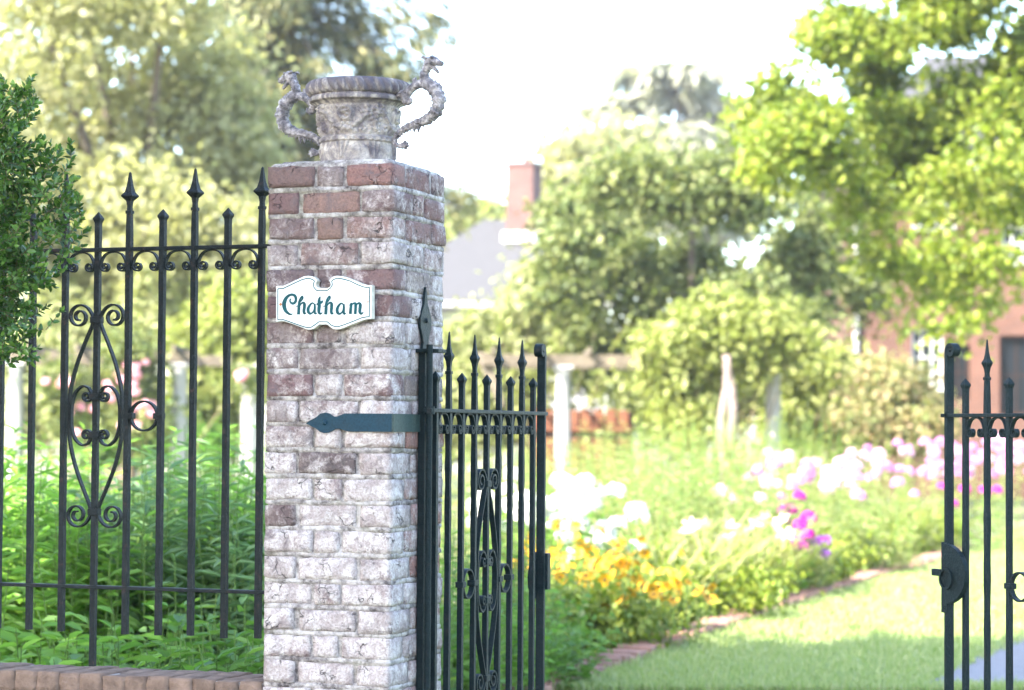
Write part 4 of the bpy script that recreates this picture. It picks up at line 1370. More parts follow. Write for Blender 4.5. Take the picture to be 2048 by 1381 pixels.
def tree(name, label, cat, base, lobes, n, L, W, mat, bark, tr=0.2, group=None, shell=0.45, up=0.25, limbs=True, clump=16, trunk_top=None):
    base = Vector(base)
    t = empty(name, label, cat, base, 0, group)
    V, Fq = crown_soup(lobes, n, L, W, shell, up, clump=clump)
    link("crown", np_mesh("crown", V - np.array(base), Fq, mat), None, t, kind="stuff")
    mb = MB()
    zt = np.array([l[2] for l in lobes])
    cx = np.array([l[0] for l in lobes]).mean(); cy = np.array([l[1] for l in lobes]).mean()
    top = Vector((cx, cy, zt.max())) - base if trunk_top is None else Vector(trunk_top) - base
    mid = top * 0.45 + Vector((random.uniform(-.1, .1) * top.z * .3, 0, 0))
    pts = spline([Vector((0, 0, 0)), Vector((mid.x * .4, mid.y * .4, mid.z * .6)), mid, top], 5)
    mb.tube(pts, [tr * (1.25 if i == 0 else 1) * (1 - 0.85 * i / len(pts)) for i in range(len(pts))], 10)
    if limbs:
        for l in lobes:
            c = Vector(l[:3]) - base
            f = min(0.8, max(0.25, (c.z - l[5] * 0.8) / max(top.z, 0.1) * 0.8))
            j = min(len(pts) - 1, int(f * (len(pts) - 1)))
            s = pts[j]
            m_ = s.lerp(c, 0.55) + Vector((random.uniform(-1, 1), random.uniform(-1, 1), random.uniform(0, 1))) * l[3] * 0.15
            q = spline([s, m_, c], 4)
            mb.tube(q, [tr * 0.42 * (1 - 0.8 * i / len(q)) for i in range(len(q))], 7)
    mb.build("trunk", bark, t, smooth=True)
    return t


# -- large pale deciduous tree, upper left
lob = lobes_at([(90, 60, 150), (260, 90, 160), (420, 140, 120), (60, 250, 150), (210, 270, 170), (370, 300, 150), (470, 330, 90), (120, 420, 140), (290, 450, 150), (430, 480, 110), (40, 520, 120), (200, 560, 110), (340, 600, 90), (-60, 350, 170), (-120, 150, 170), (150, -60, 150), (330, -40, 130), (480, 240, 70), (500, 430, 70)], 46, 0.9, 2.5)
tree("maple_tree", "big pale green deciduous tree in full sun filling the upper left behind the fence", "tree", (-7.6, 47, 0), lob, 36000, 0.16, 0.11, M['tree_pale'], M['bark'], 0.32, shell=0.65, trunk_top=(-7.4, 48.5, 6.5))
# -- darker low tree under its skirts
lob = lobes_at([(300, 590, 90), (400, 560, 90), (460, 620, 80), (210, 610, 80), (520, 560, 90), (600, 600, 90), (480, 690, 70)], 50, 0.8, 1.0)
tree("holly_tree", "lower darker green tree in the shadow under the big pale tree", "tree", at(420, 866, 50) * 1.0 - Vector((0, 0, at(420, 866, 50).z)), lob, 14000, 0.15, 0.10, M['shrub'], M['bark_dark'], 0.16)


# -- spruce behind the urn
def conifer(name, label, base, H, trunk_r, branches, mat, bark, sprays=26, sl=0.34, sw=0.09, droop=0.9, hang=0.6):
    base = Vector(base)
    t = empty(name, label, "tree", base)
    mb = MB()
    mb.tube([(0, 0, 0), (0.05, 0, H * .3), (-0.05, 0, H * .6), (0, 0, H)], [trunk_r * 1.15, trunk_r * .9, trunk_r * .6, .04], 12)
    P, D, NN = [], [], []
    for z, az, L, dr in branches:
        d = Vector((math.cos(az), math.sin(az), 0))
        pts = [Vector((0, 0, z)), Vector((0, 0, z - 0.10 * L * dr)) + d * L * 0.35, Vector((0, 0, z - 0.42 * L * dr)) + d * L * 0.72, Vector((0, 0, z - 0.60 * L * dr)) + d * L]
        pts = spline(pts, 5)
        mb.tube(pts, [0.055 * (1 - i / len(pts)) + 0.008 for i in range(len(pts))], 5, False)
        sd_ = Vector((-d.y, d.x, 0))
        for i in range(int(sprays * L)):
            f = random.random() ** 0.75
            q = pts[min(len(pts) - 1, int(f * (len(pts) - 1)))]
            w = (1 - 0.55 * f) * L * 0.26
            o = sd_ * random.uniform(-w, w) + Vector((0, 0, -random.random() ** 1.5 * hang)) + d * random.uniform(-.2, .2)
            for k in range(5):
                P.append(q + o + Vector((random.gauss(0, .09), random.gauss(0, .09), random.gauss(0, .07))))
                D.append(d * 0.5 + sd_ * random.uniform(-.8, .8) + Vector((0, 0, random.uniform(-1.0, 0.1))))
                NN.append((random.gauss(0, .6), random.gauss(0, .6), 1))
    P, D, NN = np.array(P), np.array(D), np.array(NN)
    n = len(P)
    s = 0.6 + 0.8 * RNG.random(n)
    V, Fq = leaf_soup(P, D, NN, sl * s, sw * s, 0.12, 0.15)
    link("needles", np_mesh("needles", V, Fq, mat), None, t, kind="stuff")
    mb.build("trunk", bark, t, smooth=True)
    return t


brs = []
rr = random.Random(5)
z = 6.2
while z < 15.5:
    for k in range(5):
        az = rr.uniform(0, 6.28)
        L = 3.4 * (1 - max(0, z - 9) / 11) * rr.uniform(.6, 1.1)
        if 6.9 < z < 8.6 and math.cos(az) < 0.2: L *= 0.35      # thin, half bare stretch of trunk
        if 7.6 < z < 10.8 and math.cos(az) > 0.1: L *= 0.5
        brs.append((z + rr.uniform(-.2, .2), az, L, rr.uniform(.5, 1.1)))
    z += 0.42
brs += [(12.7, .1, 4.0, .6), (12.1, -.15, 3.7, .6), (11.6, .2, 3.4, .65), (13.4, 0, 3.8, .55), (11.1, .05, 2.9, .7), (8.4, .05, 4.6, .5), (7.9, -.1, 4.2, .5), (12.4, 2.9, 2.8, .8), (11.4, 3.3, 2.9, .8)]
p = at(572, 866, 58)
conifer("spruce_tree", "tall spruce with bare trunk and drooping dark boughs behind the urn", (p.x, 58, 0), 16.5, 0.30, brs, M['needle'], M['bark_dark'], 30, 0.26, 0.06)

# -- cedar far off, flat grey green plates
brs = []
rr = random.Random(9)
for z, L, n_ in ((18.9, 2.6, 9), (17.6, 3.6, 9), (16.2, 4.2, 8), (14.8, 4.4, 7), (13.2, 4.0, 6), (11.5, 4.0, 6)):
    for k in range(n_): brs.append((z + rr.uniform(-.3, .3), rr.uniform(0, 6.28), L * rr.uniform(.7, 1.1), rr.uniform(.0, .35)))
brs += [(16.2, math.pi + .1, 5.6, .42), (14.0, math.pi - .1, 5.4, .35), (17.8, math.pi, 4.4, .3)]
p = at(1352, 866, 115)
conifer("cedar_tree", "distant grey green cedar with flat tiers of branches on the skyline", (p.x, 115, 0), 19.2, 0.42, brs, M['cedar'], M['bark'], 8, 0.95, 0.24, 0.6, 0.25)
# far greenery on the skyline by the chimney
lob = lobes_at([(1150, 330, 55), (1230, 300, 55), (1110, 400, 60), (1200, 400, 60), (1290, 380, 60)], 95, 0.8, 2)
tree("lime_tree", "hazy green tree rising just right of the chimney", "tree", (at(1190, 866, 95).x, 95, 0), lob, 7000, 0.34, 0.24, M['tree_pale'], M['bark'], 0.3)
lob = lobes_at([(962, 446, 24), (935, 455, 22), (992, 446, 14), (905, 470, 22)], 105, 0.8, 1)
tree("beech_tree", "small green treetop showing over the ridge of the pale roof", "tree", (at(930, 866, 105).x, 105, 0), lob, 2600, 0.34, 0.24, M['yellowgreen'], M['bark'], 0.25)

# -- the large light green shrub tree in the middle
spec = [(1120, 570, 60), (1165, 500, 75), (1150, 640, 75), (1185, 725, 70), (1270, 800, 60), (1240, 470, 95), (1340, 400, 95), (1440, 390, 90), (1540, 430, 90), (1640, 470, 85), (1260, 600, 90), (1380, 520, 95), (1500, 540, 95), (1610, 580, 80), (1700, 560, 70), (1290, 720, 90), (1400, 650, 80), (1490, 700, 70), (1330, 810, 70), (1400, 345, 45), (1310, 365, 50), (1500, 350, 55), (1130, 420, 45), (1590, 650, 55), (1200, 380, 40), (1260, 350, 35), (1400, 800, 55), (1470, 790, 60), (1540, 800, 55), (1430, 730, 50), (1520, 740, 50)]
lob = lobes_at(spec, 43, 0.75, 2.2)
lob = break_up(lob, 4, 0.55, 0.85, 0.1)
tree("crape_myrtle", "broad light green shrub tree behind the pergola, in the middle of the view", "tree", (at(1400, 866, 43).x, 43.5, 0), lob, 40000, 0.135, 0.085, M['shrub'], M['bark'], 0.16, shell=0.4, up=0.15, clump=24, limbs=False)
# long loose shoots at its left side
sh = empty("forsythia_bush", "loose arching yellow green shoots at the left side of the broad shrub, before the roof", "shrub", (at(1040, 866, 41).x, 41, 0))
P0, LD, NN, S = [], [], [], []
mb = MB()
for k in range(24):
    x0 = random.uniform(.0, 1.2)
    az = random.uniform(0, 6.28)
    L = random.uniform(2.2, 4.2)
    ln = random.uniform(.1, .4)
    pts = []
    q = Vector((x0, random.uniform(-.6, .6), 0)); an = ln * .3
    for i in range(9):
        pts.append(q.copy())
        q = q + Vector((math.cos(az) * math.sin(an), math.sin(az) * .6 * math.sin(an), math.cos(an))) * L / 8
        an += ln * .4
    mb.tube(pts, [0.014 - .0014 * i for i in range(9)], 4, False)
    for i in range(1, 8):
        for m_ in range(7):
            b_ = pts[i].lerp(pts[i + 1], random.random())
            P0.append(b_); LD.append((pts[i + 1] - pts[i]).normalized() * .5 + Vector((random.gauss(0, 1), random.gauss(0, 1), random.gauss(0, .6)))); NN.append((random.gauss(0, .5), random.gauss(0, .5), 1))
P0, LD, NN = np.array(P0), np.array(LD), np.array(NN)
V, Fq = leaf_soup(P0, LD, NN, 0.10 + 0.08 * RNG.random(len(P0)), 0.05 + 0.03 * RNG.random(len(P0)), .15, .2)
link("foliage", np_mesh("foliage", V, Fq, M['yellowgreen']), None, sh, kind="stuff")
mb.build("stems", M['twig'], sh)

# -- bright lime green tree, upper right, with hanging garlands of leaves
spec = [(1545, 170, 62), (1600, 240, 75), (1520, 275, 50), (1640, 130, 95), (1700, 40, 100), (1750, 200, 100), (1660, 290, 85), (1840, 90, 100), (1860, 280, 110), (1780, 350, 80), (1960, 180, 95), (1980, 340, 100), (1930, 30, 90), (2080, 80, 140), (2090, 280, 140), (1570, 330, 60), (1660, 50, 50), (1790, -60, 120), (1960, -60, 120), (1840, 420, 48), (1905, 430, 54), (1720, 400, 42), (1495, 225, 34), (1895, 510, 44), (1880, 575, 40), (1930, 560, 34), (1950, 630, 32), (1905, 640, 28), (1940, 690, 20), (1768, 450, 34), (1770, 520, 28), (1790, 590, 26), (1810, 650, 18), (1690, 350, 42), (1985, 430, 44), (1970, 500, 34), (2030, 430, 44), (1960, 560, 34), (1975, 620, 24), (1850, 500, 34), (1845, 560, 28), (2020, 540, 26)]
lob = lobes_at(spec, 34, 0.8, 2.2)
lob = break_up(lob, 4, 0.46, 0.98, 0.22)
tree("tulip_tree", "bright lime green tree with hanging sprays, upper right before the brick house", "tree", (9.8, 35.5, 0), lob, 29000, 0.125, 0.09, M['tree_lime'], M['bark_dark'], 0.17, shell=0.35, up=0.45, clump=26, limbs=False, trunk_top=(9.3, 35, 8.5))

# -- bushes between pergola and house
def bush(name, label, spec, Y, n, L, W, mat, depth=0.8, group=None):
    lob = lobes_at(spec, Y, depth, 0.3)
    cx = sum(l[0] for l in lob) / len(lob)
    t = empty(name, label, "bush", (cx, Y, 0), 0, group)
    V, Fq = crown_soup(lob, n, L, W, 0.4, 0.1)
    link("foliage", np_mesh("foliage", V - np.array((cx, Y, 0)), Fq, mat), None, t, kind="stuff")
    mb = MB()
    for l in lob:
        c = Vector(l[:3]) - Vector((cx, Y, 0))
        mb.tube(spline([Vector((c.x * .3, c.y * .3, 0)), Vector((c.x * .6, c.y * .6, c.z * .5)), c], 4), [0.03, .027, .024, .02, .017, .014, .011, .009, .006][:9], 5, False)
    mb.build("stems", M['twig'], t)
    return t


bush("laurel_bush", "fresh green rounded bush just right of the right-hand white column", [(1610, 770, 55), (1660, 740, 50), (1640, 820, 60), (1700, 790, 50), (1590, 850, 50), (1680, 860, 55)], 40, 6500, 0.13, 0.08, M['yellowgreen'])
bush("barberry_bush", "pinkish orange tinted bush in front of the brick house window", [(1760, 760, 55), (1800, 810, 60), (1840, 860, 55), (1770, 860, 60), (1720, 830, 45), (1860, 830, 35), (1820, 770, 40)], 38, 7000, 0.10, 0.06, M['rusty'])
bush("privet_bush", "yellow green bush behind the left pergola columns", [(420, 690, 70), (480, 620, 70), (400, 780, 60), (480, 770, 60), (440, 850, 55), (520, 700, 60)], 41, 7500, 0.13, 0.08, M['yellowgreen'])
bush("viburnum_bush", "pale sunlit bush low behind the fence scrollwork", [(100, 640, 70), (190, 660, 60), (40, 720, 70), (130, 740, 70), (220, 740, 60), (300, 660, 60), (310, 590, 50), (60, 830, 60), (160, 830, 60)], 43, 9000, 0.13, 0.08, M['palegreen'])
bush("azalea_bush", "dark low bush at the foot of the left pergola", [(290, 880, 40), (340, 870, 40), (240, 890, 36), (420, 900, 40), (190, 890, 40)], 40, 3500, 0.11, 0.07, M['green3'])
bush("spirea_bush", "pale green bush seen between the pillar and the near gate leaf", [(930, 700, 50), (960, 655, 38), (1020, 650, 42), (1065, 600, 40), (1090, 545, 32), (1040, 690, 40), (980, 760, 55), (910, 800, 50), (1040, 760, 50), (960, 860, 50), (1060, 850, 45), (900, 880, 40)], 42, 9500, 0.13, 0.08, M['palegreen'])

# rose climbing on the left pergola
ro = bush("climbing_rose", "climbing rose with pink blooms on the left pergola", [(265, 740, 45), (270, 800, 45), (240, 850, 36), (300, 840, 36), (120, 760, 40), (140, 830, 36), (480, 760, 26), (250, 690, 30)], 37.4, 5000, 0.10, 0.07, M['shrub'])


def flower_disc(n, r, mat, name, dome=0.6, pl=0.02, pw=0.016):
    """rounded head of many small florets"""
    d = rand_dirs(n); d[:, 2] = np.abs(d[:, 2]) * 1.1 - 0.25
    d = unit(d)
    P = d * np.array([r, r, r * dome]) * (0.86 + 0.16 * RNG.random(n))[:, None]
    a = unit(np.cross(d, rand_dirs(n)))
    V, Fq = leaf_soup(np.concatenate([P, P]), np.concatenate([a, -a]) + np.concatenate([d, d]) * .25, np.concatenate([d, d]), pl, pw, 0.05, 0.0)
    return np_mesh(name, V, Fq, mat)


bloom = flower_disc(26, 0.045, M['petal_rose'], "bloom", 0.8, 0.05, 0.04)
for k in range(46):
    cx, cy, r_ = random.choice([(265, 750, 45), (270, 800, 48), (245, 850, 36), (120, 770, 40), (140, 820, 36), (480, 750, 24), (300, 830, 30)])
    p = at(cx + random.gauss(0, r_ * .5), cy + random.gauss(0, r_ * .5), 37.0)
    link("bloom", bloom, None, ro, (p.x - ro.location.x, p.y - ro.location.y + random.uniform(-.35, .1), p.z), (random.uniform(-.6, .9), random.uniform(-.5, .5), random.uniform(0, 6)))

# ------------------------------------------------------------------ pergola with white columns
YP = 38.0
perg = empty("pergola", "long garden pergola of white round columns under weathered timber beams", "pergola", (0, YP, 0))
ZC = 2.36
cshaft = MB().lathe([(0.155, 0.0), (0.155, 0.10), (0.130, 0.13), (0.128, 0.8), (0.122, 1.5), (0.112, ZC - 0.14), (0.118, ZC - 0.13), (0.113, ZC - 0.115)], 24, True).mesh("column", M['column'], True)
ccap = MB().box(-0.15, 0.15, -0.15, 0.15, ZC - 0.045, ZC).lathe([(0.112, ZC - 0.118), (0.145, ZC - 0.048)], 24).mesh("capital", M['column'])
cols = [at(x, 866, YP).x for x in (-290, 30, 357, 497, 1125, 1545)]
colz = []
for i, x in enumerate(cols):
    c = link("column", cshaft, None, perg, (x, 0, 0))
    link("capital", ccap, None, c)
    colz.append(x)
for a_, b_ in ((cols[0] - .4, cols[2] + 0.28), (cols[4] - 1.3, cols[5] + 0.4)):
    for y in (-0.10, 0.10):
        MB().box(a_, b_, y - 0.035, y + 0.035, ZC, ZC + 0.17, 0.008).build("beam", M['beam'], perg)
    k = a_ + 0.2
    while k < b_:
        MB().box(k - .03, k + .03, -0.55, 1.9, ZC + 0.172, ZC + 0.27, 0.006).build("rafter", M['beam'], perg)
        k += 0.75
# far beam of the walk
for a_, b_ in ((cols[0] - .4, cols[2] + 0.6), (cols[4] - 1.3, cols[5] + 0.4)):
    MB().box(a_, b_, 1.66, 1.74, ZC, ZC + 0.17, 0.008).build("beam", M['beam'], perg)
# brace at the beam end behind the gate
MB().add([(-0.62, -0.05, ZC + .2), (-0.36, -0.05, ZC + .2), (-0.12, -0.05, ZC - .62), (-0.20, -0.05, ZC - .66), (-0.62, .05, ZC + .2), (-0.36, .05, ZC + .2), (-0.12, .05, ZC - .62), (-0.20, .05, ZC - .66)], [(0, 1, 2, 3), (7, 6, 5, 4), (0, 4, 5, 1), (1, 5, 6, 2), (2, 6, 7, 3), (3, 7, 4, 0)]).build("brace", M['beam'], perg)

# vine on the right bay, with its own old trunk
vine = bush("trumpet_vine", "pale leafy vine with thick old trunk smothering the right half of the pergola", [(1330, 700, 50), (1380, 680, 50), (1420, 660, 45), (1480, 680, 50), (1540, 680, 42), (1590, 690, 32), (1375, 745, 36), (1368, 800, 34), (1372, 860, 32), (1340, 760, 40), (1500, 728, 30), (1440, 630, 40), (1530, 640, 36)], YP - .4, 9000, 0.12, 0.085, M['yellowgreen'])
vx = at(1440, 866, YP - .5).x - vine.location.x
mbv = MB()
for dx, ph in ((0.0, 0), (0.09, 2)):
    mbv.tube([(vx + dx + 0.05 * math.sin(ph + k * .9), -0.75 + 0.06 * math.cos(ph + k), k * 0.25) for k in range(11)], [0.10 - 0.004 * k for k in range(11)], 9)
mbv.build("trunk", M['vinebark'], vine, smooth=True)

# ------------------------------------------------------------------ timber fence panel behind the column
pf = empty("plank_screen", "orange timber screen of upright planks with a painted shadow strip behind the white column", "screen", (0, 39.9, 0))
xs = [at(x, 866, 40).x for x in range(1060, 1240, 25)]
for i, x in enumerate(xs):
    MB().box(x, x + 0.165, 0, 0.03, 1.42, 1.70 - .02 * (i % 2), 0.006).build("plank", M['plank'], pf)
    MB().box(x, x + 0.165, 0, 0.03, 0.45, 1.22, 0.006).build("plank", M['plank'], pf)
MB().box(xs[0], xs[-1] + .21, -.04, 0.0, 1.335, 1.405, 0.006).build("rail", M['plank'], pf)
MB().box(xs[0], xs[-1] + .21, .01, 0.05, 1.215, 1.335, 0.006).build("rail", M['darkwood_shade'], pf)  # dark strip painted in for the shadow between upper and lower boards
MB().box(xs[0], xs[-1] + .17, .052, .07, .5, 1.62).build("gap_shade_sheet", M['darkwood_shade'], pf)  # dark sheet added behind the planks to paint the shade in their gaps
for x in (xs[0], xs[4], xs[-1] + .2): MB().box(x - .05, x + .05, .05, .15, 0, 1.66).build("post", M['darkwood_shade'], pf)

# ------------------------------------------------------------------ the pale roofed house with its chimney
def face_mesh(pts, faces): return MB().add(pts, faces)
YH = 80.0
hs = empty("garden_house", "low house with pale hipped roof and pink brick chimney, left of the broad shrub", "house", (0, YH, 0))
ex0, ex1 = at(700, 866, YH).x, at(1230, 866, YH).x
ez, rz_ = at(900, 604, YH).z, at(970, 440, YH + 5).z
MB().box(ex0 + .4, ex1 - .4, 0.4, 9.6, 0, ez - .12).build("wall", M['render'], hs)
rf = MB()
yr = 5.0
rx0, rx1 = at(966, 440, YH + 5).x, ex1 - 2.5
rf.add([(ex0, 0, ez), (ex1, 0, ez), (ex1, 10, ez), (ex0, 10, ez), (rx0, yr, rz_), (rx1, yr, rz_)], [(0, 1, 5, 4), (1, 2, 5), (2, 3, 4, 5), (3, 0, 4), (0, 3, 2, 1)])
ro_ = rf.build("roof", M['roof'], hs)
MB().box(ex0 - .05, ex1 + .05, -.10, 0.12, ez - .16, ez - .005).build("gutter", M['trim'], hs)
cx0, cx1 = at(1013, 866, YH + 4).x, at(1066, 866, YH + 4).x
ctop, cbot = at(1040, 334, YH + 4).z, at(1040, 470, YH + 4).z
ch = empty("chimney", None, None)
del_ = [k for k in ch.keys()]
bpy.data.objects.remove(ch)
YC = 3.6
stack = MB().box(-0.48, 0.48, -0.48, 0.48, 0, ctop - cbot + 0.6)
sk = stack.build("chimney", M['chimney'], hs, ((cx0 + cx1) / 2 + .08, YC + .3, cbot - .6), rot=(0, 0, R(-20)))
MB().box(-.54, .54, -.54, .54, ctop - cbot + .602, ctop - cbot + .70, .01).build("cap", M['chimney'], sk)
MB().lathe([(0.11, 0), (0.10, .18), (0.12, .2)], 12, True).build("chimney_pot", M['chimney'], sk, (0.1, 0, ctop - cbot + .70))
MB().box(-.60, .60, -.60, .2, .30, .66).build("flashing", M['trim'], sk)
for x in (ex0 + 2, ex0 + 4.2): 
    w_ = MB().box(x - .5, x + .5, .36, .44, ez - 1.9, ez - .5).build("window", M['trim'], hs)
    MB().box(x - .42, x + .42, .34, .355, ez - 1.82, ez - .58).build("pane", M['glass'], w_)

# ------------------------------------------------------------------ the red brick house on the right
YB = 50.0
bh = empty("brick_house", "two storey red brick house with white trimmed windows behind the lime green tree", "house", (0, YB, 0))
bx0, bx1 = at(1692, 866, YB).x, 19.0
eave = at(2000, 352, YB).z
holes = []
def px_rect(x0, x1, y0, y1):
    a_, b_ = at(x0, y1, YB), at(x1, y0, YB)
    return a_.x, b_.x, a_.z, b_.z
wins = [(px_rect(1832, 1898, 358, 452), 'win'), (px_rect(1822, 1886, 658, 772), 'grid'), (px_rect(2003, 2070, 388, 520), 'win'), (px_rect(1893, 1940, 690, 800), 'dark'), (px_rect(1998, 2070, 672, 830), 'dark')]
# wall built as strips around the openings so that the openings are real
xsb = sorted({bx0, bx1, *[w[0][0] for w in wins], *[w[0][1] for w in wins]})
zsb = sorted({0.0, eave, *[w[0][2] for w in wins], *[w[0][3] for w in wins]})
mb = MB()
def inside(x, z): return any(r[0] < x < r[1] and r[2] < z < r[3] for r, _ in wins)
for i in range(len(xsb) - 1):
    for j in range(len(zsb) - 1):
        if not inside((xsb[i] + xsb[i + 1]) / 2, (zsb[j] + zsb[j + 1]) / 2):
            mb.add([(xsb[i], 0, zsb[j]), (xsb[i + 1], 0, zsb[j]), (xsb[i + 1], 0, zsb[j + 1]), (xsb[i], 0, zsb[j + 1])], [(0, 1, 2, 3)])
for r, _ in wins:
    x0, x1, z0, z1 = r
    mb.add([(x0, 0, z0), (x1, 0, z0), (x1, 0, z1), (x0, 0, z1), (x0, .22, z0), (x1, .22, z0), (x1, .22, z1), (x0, .22, z1)], [(0, 4, 5, 1), (1, 5, 6, 2), (2, 6, 7, 3), (3, 7, 4, 0)])
mb.add([(bx0, 0, 0), (bx0, 9, 0), (bx0, 9, eave), (bx0, 0, eave)], [(0, 1, 2, 3)])
mb.build("wall", M['house'], bh)
for r, kind in wins:
    x0, x1, z0, z1 = r
    fr = MB()
    t = 0.07
    fr.box(x0, x0 + t, .12, .20, z0, z1).box(x1 - t, x1, .12, .20, z0, z1).box(x0 + t, x1 - t, .122, .20, z1 - t, z1).box(x0 + t, x1 - t, .122, .20, z0, z0 + t)
    nxm, nzm = (3, 4) if kind != 'dark' else (2, 2)
    for k in range(1, nxm):
        x = x0 + (x1 - x0) * k / nxm
        fr.box(x - .018, x + .018, .14, .18, z0 + t, z1 - t)
    for k in range(1, nzm):
        z = z0 + (z1 - z0) * k / nzm
        fr.box(x0 + t, x1 - t, .142, .178, z - .018, z + .018)
    f = fr.build("window", M['trim'] if kind != 'dark' else M['darkwood_shade'], bh)
    for a_ in range(nxm):
        for b_ in range(nzm):
            xa, xb = x0 + (x1 - x0) * a_ / nxm, x0 + (x1 - x0) * (a_ + 1) / nxm
            za, zb = z0 + (z1 - z0) * b_ / nzm, z0 + (z1 - z0) * (b_ + 1) / nzm
            MB().box(xa + .01, xb - .01, .158, .164, za + .01, zb - .01).build("pane", M['glass'], f)
    if kind == 'win' or kind == 'grid':
        MB().box(x0 - .10, x1 + .10, -.10, .12, z0 - .11, z0, .01).build("sill", M['trim'], f)
    MB().box(x0, x1, .6, .65, z0, z1).build("dark_sheet", M['glass'], f)  # near-black sheet in place of the dark interior behind the panes
r = px_rect(1815, 1902, 503, 528)
MB().box(r[0], r[1], -.16, -.003, r[2], r[3], .02).build("lintel", M['trim'], bh)
r = px_rect(1702, 1718, 404, 660)
MB().tube([((r[0] + r[1]) / 2, -.09, 0), ((r[0] + r[1]) / 2, -.09, r[3])], .06, 10).build("downpipe", M['trim'], bh)
MB().box(bx0 - .5, bx1, -.5, -.003, eave - .05, eave + .25, .02).build("cornice", M['trim'], bh)
MB().add([(bx0 - .5, -.5, eave + .252), (bx1, -.5, eave + .252), (bx1, 4.5, eave + 3.2), (bx0 + 2.5, 4.5, eave + 3.2), (bx0 - .5, 9.5, eave + .252), (bx1, 9.5, eave + .252)], [(0, 1, 2, 3), (0, 3, 4), (3, 2, 5, 4)]).build("roof", M['roof'], bh)

# ------------------------------------------------------------------ flower border, right of the gate
def xy(p): return Vector((p.x, p.y, 0))
def gpos(px, Y): q = at(px, 866, Y); return (q.x, Y, 0.0)


def leafy_stems(n, h, r, L, W, leaves, spread=0.25, taper=True):
    """upright stems carrying pointed leaves, about the origin"""
    P, D, NN, S = [], [], [], []
    mb = MB()
    tips = []
    for i in range(n):
        a = random.uniform(0, 6.28); q = r * math.sqrt(random.random())
        b = Vector((math.cos(a) * q, math.sin(a) * q, 0))
        hh = h * random.uniform(.72, 1.08)
        tip = b * (1 + spread) + Vector((random.gauss(0, .05), random.gauss(0, .05), hh))
        mid = b.lerp(tip, .5) + Vector((random.gauss(0, .02), random.gauss(0, .02), 0))
        mb.tube([b, mid, tip], [.0042, .0034, .002], 4, False)
        tips.append(tip)
        for k in range(leaves):
            t = 0.12 + 0.88 * (k + random.random()) / leaves
            p = b.lerp(mid, t * 2) if t < .5 else mid.lerp(tip, t * 2 - 1)
            an = k * 2.4 + random.uniform(-.5, .5)
            P.append(p); D.append((math.cos(an), math.sin(an), random.uniform(-.1, .9))); NN.append((random.gauss(0, .3), random.gauss(0, .3), 1)); S.append((1.15 - 0.55 * t if taper else 1) * random.uniform(.75, 1.2))
    P, D, NN, S = map(np.array, (P, D, NN, S))
    V, Fq = leaf_soup(P, D, NN, L * S, W * S, .15, .25)
    return V, Fq, mb, tips


def stem_plant(name, label, cat, loc, n, h, r, L, W, leaves, mat, group=None, spread=.25, head=None, head_name="flower_head", heads=None, head_scale=1.0, tilt=0.0):
    t = empty(name, label, cat, loc, 0.0 if tilt else random.uniform(0, 6.28), group)
    V, Fq, mb, tips = leafy_stems(n, h, r, L, W, leaves, spread)
    link("foliage", np_mesh("foliage", V, Fq, mat), None, t, kind="stuff")
    mb.build("stems", M['stalk'], t)
    if head is not None:
        for q in tips[: heads or len(tips)]:
            o = link(head_name, head, None, t, q, (tilt + random.uniform(-.4, .4), random.uniform(-.4, .4), random.uniform(0, 6.28)))
            s = head_scale * random.uniform(.75, 1.2)
            o.scale = (s, s, s)
    return t


ORD = ["nearest", "second", "third", "fourth", "fifth", "sixth", "seventh", "eighth", "ninth", "tenth", "eleventh", "twelfth", "thirteenth", "fourteenth", "fifteenth", "sixteenth"]
# low shrubs along the brick edging
k = 0
for s in (0.10, 0.138, 0.172, 0.205, 0.238, 0.270, 0.302, 0.334, 0.366, 0.398, 0.430, 0.462, 0.495, 0.58, 0.63, 0.68):
    p, t = on_edge(s)
    nrm = Vector((t.y, -t.x))
    q = p - nrm * 0.52
    hh = random.uniform(.25, .36)
    lob = [(random.gauss(0, .16), random.gauss(0, .12), hh * random.uniform(.35, .75), random.uniform(.17, .26), random.uniform(.17, .24), hh * .5) for _ in range(7)]
    b = empty("edging_shrub", ("low leafy edging shrub along the pink bricks, %s from the gate" % ORD[k]) if k else "low dark green edging shrub at the foot of the open gate, nearest along the bricks", "shrub", (q.x, q.y, 0), 0, "low shrubs edging the flower border")
    V, Fq = crown_soup(lob, 2200, 0.055, 0.036, .45, .1, clump=20)
    link("foliage", np_mesh("foliage", V, Fq, M['green3'] if s < .17 else M['edgegreen']), None, b, kind="stuff")
    k += 1

phlox_white = flower_disc(70, 0.072, M['petal_white'], "flower_head", 0.85, 0.026, 0.022)
phlox_pink = flower_disc(64, 0.075, M['petal_pink'], "flower_head", 0.85, 0.026, 0.022)
phlox_pale = flower_disc(64, 0.078, M['petal_pale'], "flower_head", 0.85, 0.026, 0.022)
phlox_mag = flower_disc(60, 0.065, M['petal_magenta'], "flower_head", 0.85, 0.026, 0.022)
phlox_pur = flower_disc(60, 0.055, M['petal_purple'], "flower_head", 0.85, 0.024, 0.020)
lily = None


def daisy():
    n = 11
    a = np.arange(n) / n * 6.283
    d = np.stack([np.cos(a), np.sin(a), np.full(n, -.12)], 1)
    V, Fq = leaf_soup(d * .008, d, np.tile([0, 0, 1.0], (n, 1)), .034, .015, .08, .1)
    eye = MB().lathe([(0.0, .011), (.006, .009), (.0095, .003), (.0085, -.003), (0.0, -.004)], 8)
    ev = np.array(eye.v)
    ef = np.array([f for f in eye.f if len(f) == 4])
    V2, F2, mi = join_soup([(V, Fq, 0), (ev, ef, 1)])
    return np_mesh("flower", V2, F2, [M['petal_yellow'], M['eye']], mi)


dz = daisy()


